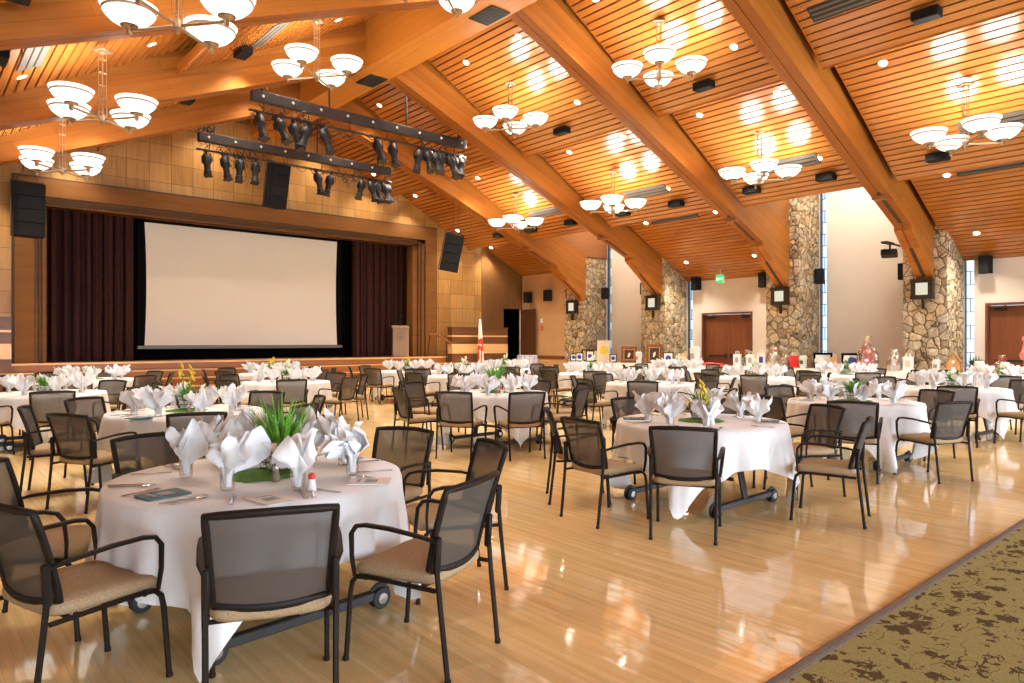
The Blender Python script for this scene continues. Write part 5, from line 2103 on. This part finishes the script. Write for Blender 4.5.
def easel_frame(name, cat, y, w, h, fr, frame_mat, art, lab, x=DXC + 0.05, lean=0.16, mat2=None, blob=None, grp=None):
    t = thing(name, lab, cat, (x, y, DZ0), FACE + 0.55, grp)
    rot = Euler((-lean, 0, 0)).to_matrix()

    def P(p):
        return rot @ Vector(p)
    mb = MB()
    for (cx, cz, sx, sz) in ((0, fr / 2, w, fr), (0, h - fr / 2, w, fr), (-w / 2 + fr / 2, h / 2, fr, h - 2 * fr), (w / 2 - fr / 2, h / 2, fr, h - 2 * fr)):
        mb.box(P((cx, 0, cz)), (sx, 0.035, sz), rot, 0.006)
    mb.build('frame', frame_mat, t)
    mb = MB(); mb.box(P((0, 0.004, h / 2)), (w - 1.6 * fr, 0.012, h - 1.6 * fr), rot)
    p = mb.build('picture', art, t)
    if mat2:
        mb = MB()
        for (cx, cz, sx, sz) in ((0, fr * 1.5, w - 2 * fr, fr * 0.6), (0, h - fr * 1.5, w - 2 * fr, fr * 0.6), (-w / 2 + fr * 1.4, h / 2, fr * 0.5, h - 2 * fr), (w / 2 - fr * 1.4, h / 2, fr * 0.5, h - 2 * fr)):
            mb.box(P((cx, -0.008, cz)), (sx, 0.02, sz), rot)
        mb.build('inner_mount', mat2, t)
    if blob:
        mb = MB()
        for (cx, cz, r) in blob[1]:
            mb.ball(P((cx * w, -0.012, cz * h)), r * w * 1.25, 10, (1, 0.08, 1))
        mb.build('image', blob[0], p, True)
    mb = MB(); mb.tube([(0, 0.06, h * 0.7), (0, 0.05 + h * 0.35, 0.0)], 0.012, 5); mb.tube([(-w * 0.3, 0.05, 0.005), (w * 0.3, 0.05, 0.005)], 0.010, 5)
    mb.build('stand', M['fixture'], t)
    return t


FLOWER = (M['yellow'], [(0, 0.5, 0.20), (-0.12, 0.56, 0.14), (0.13, 0.58, 0.14), (-0.05, 0.66, 0.13), (0.1, 0.42, 0.12), (-0.14, 0.42, 0.10)])
FIG = (M['ivory'], [(0.0, 0.48, 0.07), (0.03, 0.56, 0.045), (-0.03, 0.38, 0.05)])
easel_frame('framed_picture', 'framed picture', 16.92, 0.47, 0.80, 0.04, M['cream'], M['cream'], 'tall cream picture of a yellow flower standing on the display table', blob=FLOWER)
easel_frame('framed_picture', 'framed picture', 15.72, 0.56, 0.58, 0.07, M['door_wood'], M['dark_art'], 'dark ornate framed painting, the left one of two', mat2=M['gold'], blob=FIG)
easel_frame('framed_picture', 'framed picture', 14.62, 0.54, 0.66, 0.07, M['door_wood'], M['dark_art'], 'dark ornate framed painting, the right one of two', mat2=M['gold'], blob=FIG)
easel_frame('framed_picture', 'framed picture', 17.70, 0.70, 0.46, 0.05, M['sconce_frame'], M['cream'], 'wide cream picture in a dark frame left of the yellow flower picture', x=DXC + 0.22)
for (y, w, h, lab) in [(17.42, 0.30, 0.42, 'small black-framed photo left of the yellow flower picture'), (17.95, 0.30, 0.34, 'small black-framed photo left on the table nearest the stage'),
                       (13.92, 0.34, 0.40, 'black-framed photo just right of the ornate paintings'),
                       (18.25, 0.26, 0.30, 'small black-framed photo at the stage end of the display tables'), (16.30, 0.26, 0.30, 'small black-framed photo between the yellow flower picture and the dark paintings')]:
    easel_frame('photo_frame', 'photo frame', y, w, h, 0.035, M['sconce_frame'], M['card'], lab, x=DXC - 0.12, blob=(M['blue'], [(0, 0.5, 0.22)]), grp='small framed photos')
for y, lab, bl in ((8.88, 'dark panel with white print left of the other dark panel', M['card']), (8.10, 'dark panel with blue print beside the pink gift', M['blue'])):
    t = easel_frame('display_board', 'display board', y, 0.50, 0.44, 0.06, M['screen_black'], M['card'], lab, x=DXC + 0.15, blob=(bl, [(0, 0.4, 0.25), (-0.2, 0.5, 0.12), (0.2, 0.5, 0.12)]))


def gift_bag(y, w, h, mat, lab, x=DXC - 0.05, label_mat=None):
    t = thing('gift_bag', lab, 'bag', (x, y, DZ0), FACE + 0.1)
    mb = MB()
    d = w * 0.45
    mb.prism([(-w / 2, 0), (w / 2, 0), (w / 2 * 1.04, h), (-w / 2 * 1.04, h)], 'y', -d / 2, d / 2)
    mb.build('bag', mat, t)
    mb = MB()
    for s in (-1, 1):
        mb.tube([(-w * 0.2, s * d * 0.45, h), (-w * 0.15, s * d * 0.4, h + 0.09), (w * 0.15, s * d * 0.4, h + 0.09), (w * 0.2, s * d * 0.45, h)], 0.006, 5)
    mb.build('handle', M['card'], t)
    if label_mat:
        mb = MB(); mb.bb(-w * 0.25, w * 0.25, -d / 2 - 0.004, -d / 2 + 0.001, h * 0.3, h * 0.75)
        mb.build('printed_panel', label_mat, t)
    return t


def bucket(y, h, r, mat, lab, x=DXC - 0.05, badge=None):
    t = thing('gift_bucket', lab, 'bucket', (x, y, DZ0), FACE)
    mb = MB(); mb.lathe([(0, 0.0), (r * 0.72, 0.0), (r, h), (r * 1.06, h), (r * 1.06, h - 0.02), (r * 0.97, h - 0.02), (r * 0.68, 0.01), (0, 0.01)], 22)
    mb.build('pail', mat, t, True, 40)
    mb = MB(); mb.box((0, -r * 0.90, h * 0.55), (r * 0.8, 0.012, h * 0.34), (0.1, 0, 0)); mb.build('badge', badge or M['print'], t)
    mb = MB()
    for k in range(7):
        mb.ball((r * 0.6 * cos(k), r * 0.6 * sin(k), h + 0.02), r * 0.32, 6)
    mb.build('tissue', M['card'], t, True)
    return t


def basket(y, w, h, lab, mats, x=DXC - 0.02):
    """gift basket tied up in clear wrap"""
    t = thing('gift_basket', lab, 'gift basket', (x, y, DZ0), FACE)
    mb = MB(); mb.lathe([(0, 0), (w * 0.32, 0), (w * 0.42, h * 0.28), (w * 0.45, h * 0.28), (w * 0.45, h * 0.25), (w * 0.36, 0.01), (0, 0.01)], 20)
    mb.build('basket', mats[0], t, True, 40)
    rnd = random.Random(int(y * 100))
    mb = MB()
    for k in range(7):
        a = rnd.uniform(0, 6.28)
        r = w * 0.25 * rnd.random()
        hh = h * rnd.uniform(0.35, 0.6)
        mb.box((r * cos(a), r * sin(a), h * 0.1 + hh / 2), (w * 0.16, w * 0.10, hh), (0.1, 0.1, a), 0.006, 1, rnd.randrange(2))
    mb.build('goods', [mats[1], mats[2]], t)
    mb = MB()

    def f(u, v):
        a = 2 * pi * u
        prof = [(0.40, 0.0), (0.50, 0.25), (0.46, 0.5), (0.16, 0.76), (0.06, 0.80), (0.22, 1.0)]
        k = min(int(v * 5), 4)
        q = v * 5 - k
        r = (prof[k][0] * (1 - q) + prof[k + 1][0] * q) * w * (1 + 0.12 * sin(8 * a + 5 * v))
        return (r * cos(a), r * sin(a), (prof[k][1] * (1 - q) + prof[k + 1][1] * q) * h)
    mb.surf(f, 32, 15, True)
    mb.build('clear_wrap', M['cello'], t, True, 60)
    mb = MB()
    for s in (-1, 1):
        mb.tube([(0, 0, h * 0.79), (s * 0.07, -0.02, h * 0.85), (s * 0.09, -0.02, h * 0.77), (0, 0, h * 0.78)], 0.012, 5)
    mb.build('bow', mats[3], t)
    return t


bucket(15.20, 0.34, 0.12, M['flag_white'], 'pale pail between the two ornate paintings', badge=M['pink'])
bucket(12.93, 0.52, 0.17, M['card'], 'white pail with a dark emblem before the left double door')
gift_bag(13.30, 0.16, 0.34, M['orange'], 'narrow amber gift bag left of the white pail at the double door')
gift_bag(14.02 + 0.98 - 1.6, 0.26, 0.26, M['cream'], 'cream printed gift bag left of the double door', label_mat=M['orange'])
t = thing('folded_throw', 'red folded cloth on the display table before the left double door', 'cloth', (DXC - 0.1, 12.35, DZ0), FACE)
mb = MB(); mb.surf(lambda u, v: ((u - 0.5) * 0.85 + 0.02 * sin(9 * v), (v - 0.5) * 0.35, 0.01 + 0.075 * (1 - (2 * v - 1) ** 4) * (1 - (2 * u - 1) ** 6) + 0.012 * sin(12 * u + 3 * v)), 24, 10); mb.build('cloth_top', M['red'], t, True)
mb = MB(); mb.bb(-0.42, 0.42, -0.17, 0.17, 0.0, 0.03, 0.01); mb.build('cloth_fold', M['red'], t)
for y, lab in ((11.42, 'left one of two white gift bags before the tall pillar'), (10.98, 'right one of two white gift bags before the tall pillar')):
    gift_bag(y, 0.22, 0.36, M['card'], 'white printed gift bag, ' + lab, label_mat=M['print'])
basket(11.22, 0.34, 0.50, 'dark wreath basket between the two white gift bags', (M['pepper'], M['pine'], M['leaf'], M['gold']), x=DXC + 0.18)
gift_bag(10.62, 0.24, 0.40, M['card'], 'white gift bag with dark print at the foot of the tall pillar', label_mat=M['blue'])
basket(10.25, 0.42, 0.60, 'clear-wrapped gift basket at the foot of the tall pillar', (M['cream'], M['card'], M['pink'], M['red']))
basket(9.92, 0.36, 0.52, 'second clear-wrapped gift basket, left of the red bag', (M['pepper'], M['card'], M['orange'], M['gold']))
gift_bag(9.62, 0.22, 0.34, M['red'], 'bright red gift bag left of the tall window strip')
bucket(9.36, 0.30, 0.12, M['card'], 'white pail with a badge beside the red bag', badge=M['pine'])
bucket(8.62 + 0.2, 0.26, 0.11, M['card'], 'white pail in front of the dark printed panels', x=DXC - 0.25)
gift_bag(8.50, 0.18, 0.32, M['orange'], 'amber gift bag between the two dark panels', x=DXC)
basket(7.62, 0.52, 0.90, 'pink gift basket in tall clear wrap below the white wall', (M['pink'], M['pink'], M['card'], M['pink']))
basket(6.95, 0.40, 0.55, 'clear-wrapped gift basket before the right stone pillar', (M['cream'], M['card'], M['gold'], M['card']))
gift_bag(6.62, 0.22, 0.36, M['card'], 'white gift bag before the right stone pillar', label_mat=M['cream'])
bucket(5.98, 0.26, 0.10, M['card'], 'white pail left of the gingerbread house')

# gingerbread house
t = thing('gingerbread_house', 'brown gingerbread house beside the right stone pillar', 'ornament', (DXC, 5.62, DZ0), FACE + 0.2)
mb = MB(); mb.prism([(-0.14, 0.0), (0.14, 0.0), (0.14, 0.24), (0.0, 0.44), (-0.14, 0.24)], 'y', -0.12, 0.12); mb.build('walls', M['orange'], t)
mb = MB()
for s in (-1, 1):
    mb.box((s * 0.085, 0, 0.355), (0.27, 0.30, 0.025), (0, s * 0.96, 0), 0.005)
mb.build('roof', M['gold'], t)
mb = MB(); mb.bb(-0.04, 0.04, -0.127, -0.118, 0.0, 0.13); mb.bb(-0.03, 0.03, -0.127, -0.118, 0.22, 0.29); mb.build('door_icing', M['card'], t)
# evergreen arrangement
t = thing('evergreen_arrangement', 'bushy dull green arrangement right of the gingerbread house', 'plant', (DXC + 0.1, 5.20, DZ0), 0)
mb = MB(); mb.lathe([(0, 0), (0.10, 0), (0.13, 0.14), (0.12, 0.14), (0.09, 0.01), (0, 0.01)], 16); mb.build('pot', M['pepper'], t, True, 40)
rnd = random.Random(8)
mb = MB()
for _ in range(170):
    a, e = rnd.uniform(0, 6.28), rnd.uniform(0.1, 1.5)
    blade(mb, (0.05 * cos(a), 0.05 * sin(a), 0.12), a, rnd.uniform(0.16, 0.34), 0.014, rnd.uniform(-0.2, 0.6), n=3, up0=e)
mb.build('sprigs', M['pine'], t, True)
bucket(5.02, 0.24, 0.11, M['card'], 'white pail in front of the evergreen arrangement', x=DXC - 0.25)
basket(4.62, 0.34, 0.44, 'small basket of gifts left of the pink flamingo', (M['orange'], M['cream'], M['gold'], M['red']))
bucket(4.50, 0.22, 0.10, M['card'], 'white pail beside the small basket left of the flamingo', x=DXC - 0.28)
# flamingo
t = thing('flamingo_ornament', 'pink flamingo ornament before the right double door', 'ornament', (DXC - 0.05, 4.16, DZ0), FACE + pi / 2 + 0.5)
mb = MB()
body = [(-0.20, 0, 0.36), (-0.12, 0, 0.42), (0.0, 0, 0.44), (0.08, 0, 0.45), (0.13, 0, 0.52), (0.14, 0, 0.62), (0.09, 0, 0.70), (0.09, 0, 0.78), (0.13, 0, 0.84), (0.17, 0, 0.84)]
mb.tube(body, [0.02, 0.09, 0.13, 0.10, 0.045, 0.03, 0.026, 0.026, 0.032, 0.024], 12)
mb.build('body', M['pink'], t, True)
mb = MB(); mb.tube([(0.17, 0, 0.84), (0.22, 0, 0.81), (0.225, 0, 0.77)], [0.02, 0.016, 0.004], 8); mb.build('beak', M['cream'], t, True)
for s in (-1, 1):
    mb = MB(); mb.tube([(0.0, s * 0.04, 0.36), (0.02, s * 0.04, 0.18), (0.0, s * 0.04, 0.01)], 0.009, 6); mb.box((0.02, s * 0.04, 0.006), (0.08, 0.04, 0.012)); mb.build('leg', M['gold'], t)
mb = MB(); mb.surf(lambda u, v: (-0.14 + 0.2 * v, 0.10 * sin(pi * v) + 0.02, 0.34 + 0.16 * u), 6, 8); mb.surf(lambda u, v: (-0.14 + 0.2 * v, -0.10 * sin(pi * v) - 0.02, 0.34 + 0.16 * u), 6, 8); mb.build('wing', M['pink'], t, True)
# ================================================================= LIGHT AND CAMERA
def lamp(name, kind, loc, energy, color, **kw):
    d = bpy.data.lights.new(name, kind)
    d.energy = energy
    d.color = color
    for k, v in kw.items():
        setattr(d, k, v)
    o = bpy.data.objects.new(name, d)
    COL.objects.link(o)
    o.location = loc
    return o


for (x, y, z) in SPOTS:
    lamp('downlight_beam', 'SPOT', (x, y, z), 210.0, (1.0, 0.92, 0.78), spot_size=radians(105), spot_blend=0.9, shadow_soft_size=0.06)

# added fill lamps without fittings, high in the tall dormers, brighten the white walls
for yn, yf, dorm in BAYS[:6]:
    if dorm:
        o = lamp('dormer_wall_fill', 'AREA', (19.2, (yn + yf) / 2, EYE + 5.3), 78.0, (1.0, 0.95, 0.86), shape='RECTANGLE', size=0.3, size_y=2.6)
        o.rotation_euler = (0, -0.75, 0)

# sky daylight entering by the windows behind the camera
for a, b in WINB:
    o = lamp('window_daylight', 'AREA', ((a + b) / 2, YB + 0.05, 1.9), 340.0, (0.78, 0.88, 1.0), shape='RECTANGLE', size=b - a, size_y=2.8)
    o.rotation_euler = (pi / 2, 0, 0)

w = bpy.data.worlds.new('World')
SC.world = w
w.use_nodes = True
nt = w.node_tree
bg = nt.nodes['Background']
sky = nt.nodes.new('ShaderNodeTexSky')
sky.sky_type = 'HOSEK_WILKIE'
sky.turbidity = 3.0
sky.sun_direction = (-0.6, -0.3, 0.6)
mxs = nt.nodes.new('ShaderNodeMixRGB')
mxs.inputs[0].default_value = 0.6
mxs.inputs[2].default_value = (0.72, 0.84, 1.0, 1)
nt.links.new(sky.outputs[0], mxs.inputs[1])
nt.links.new(mxs.outputs[0], bg.inputs[0])
bg.inputs[1].default_value = 2.3

cam = bpy.data.cameras.new('camera')
cam.sensor_width = 36.0
cam.lens = 695.0 / 1024.0 * 36.0
cam.clip_start = 0.05
cam.clip_end = 200
co = bpy.data.objects.new('camera', cam)
COL.objects.link(co)
co.location = (0, 0, EYE)
co.rotation_euler = (pi / 2, 0, -radians(41.29))
SC.camera = co

SC.view_settings.view_transform = 'Standard'
SC.view_settings.look = 'None'
SC.view_settings.exposure = 0.77
SC.view_settings.gamma = 1.0
SC.view_settings.use_curve_mapping = False
cy = SC.cycles
cy.use_denoising = True
cy.max_bounces = 8
cy.diffuse_bounces = 4
cy.glossy_bounces = 4
cy.transmission_bounces = 4
cy.transparent_max_bounces = 16
cy.sample_clamp_indirect = 6.0
cy.caustics_reflective = False
cy.caustics_refractive = False
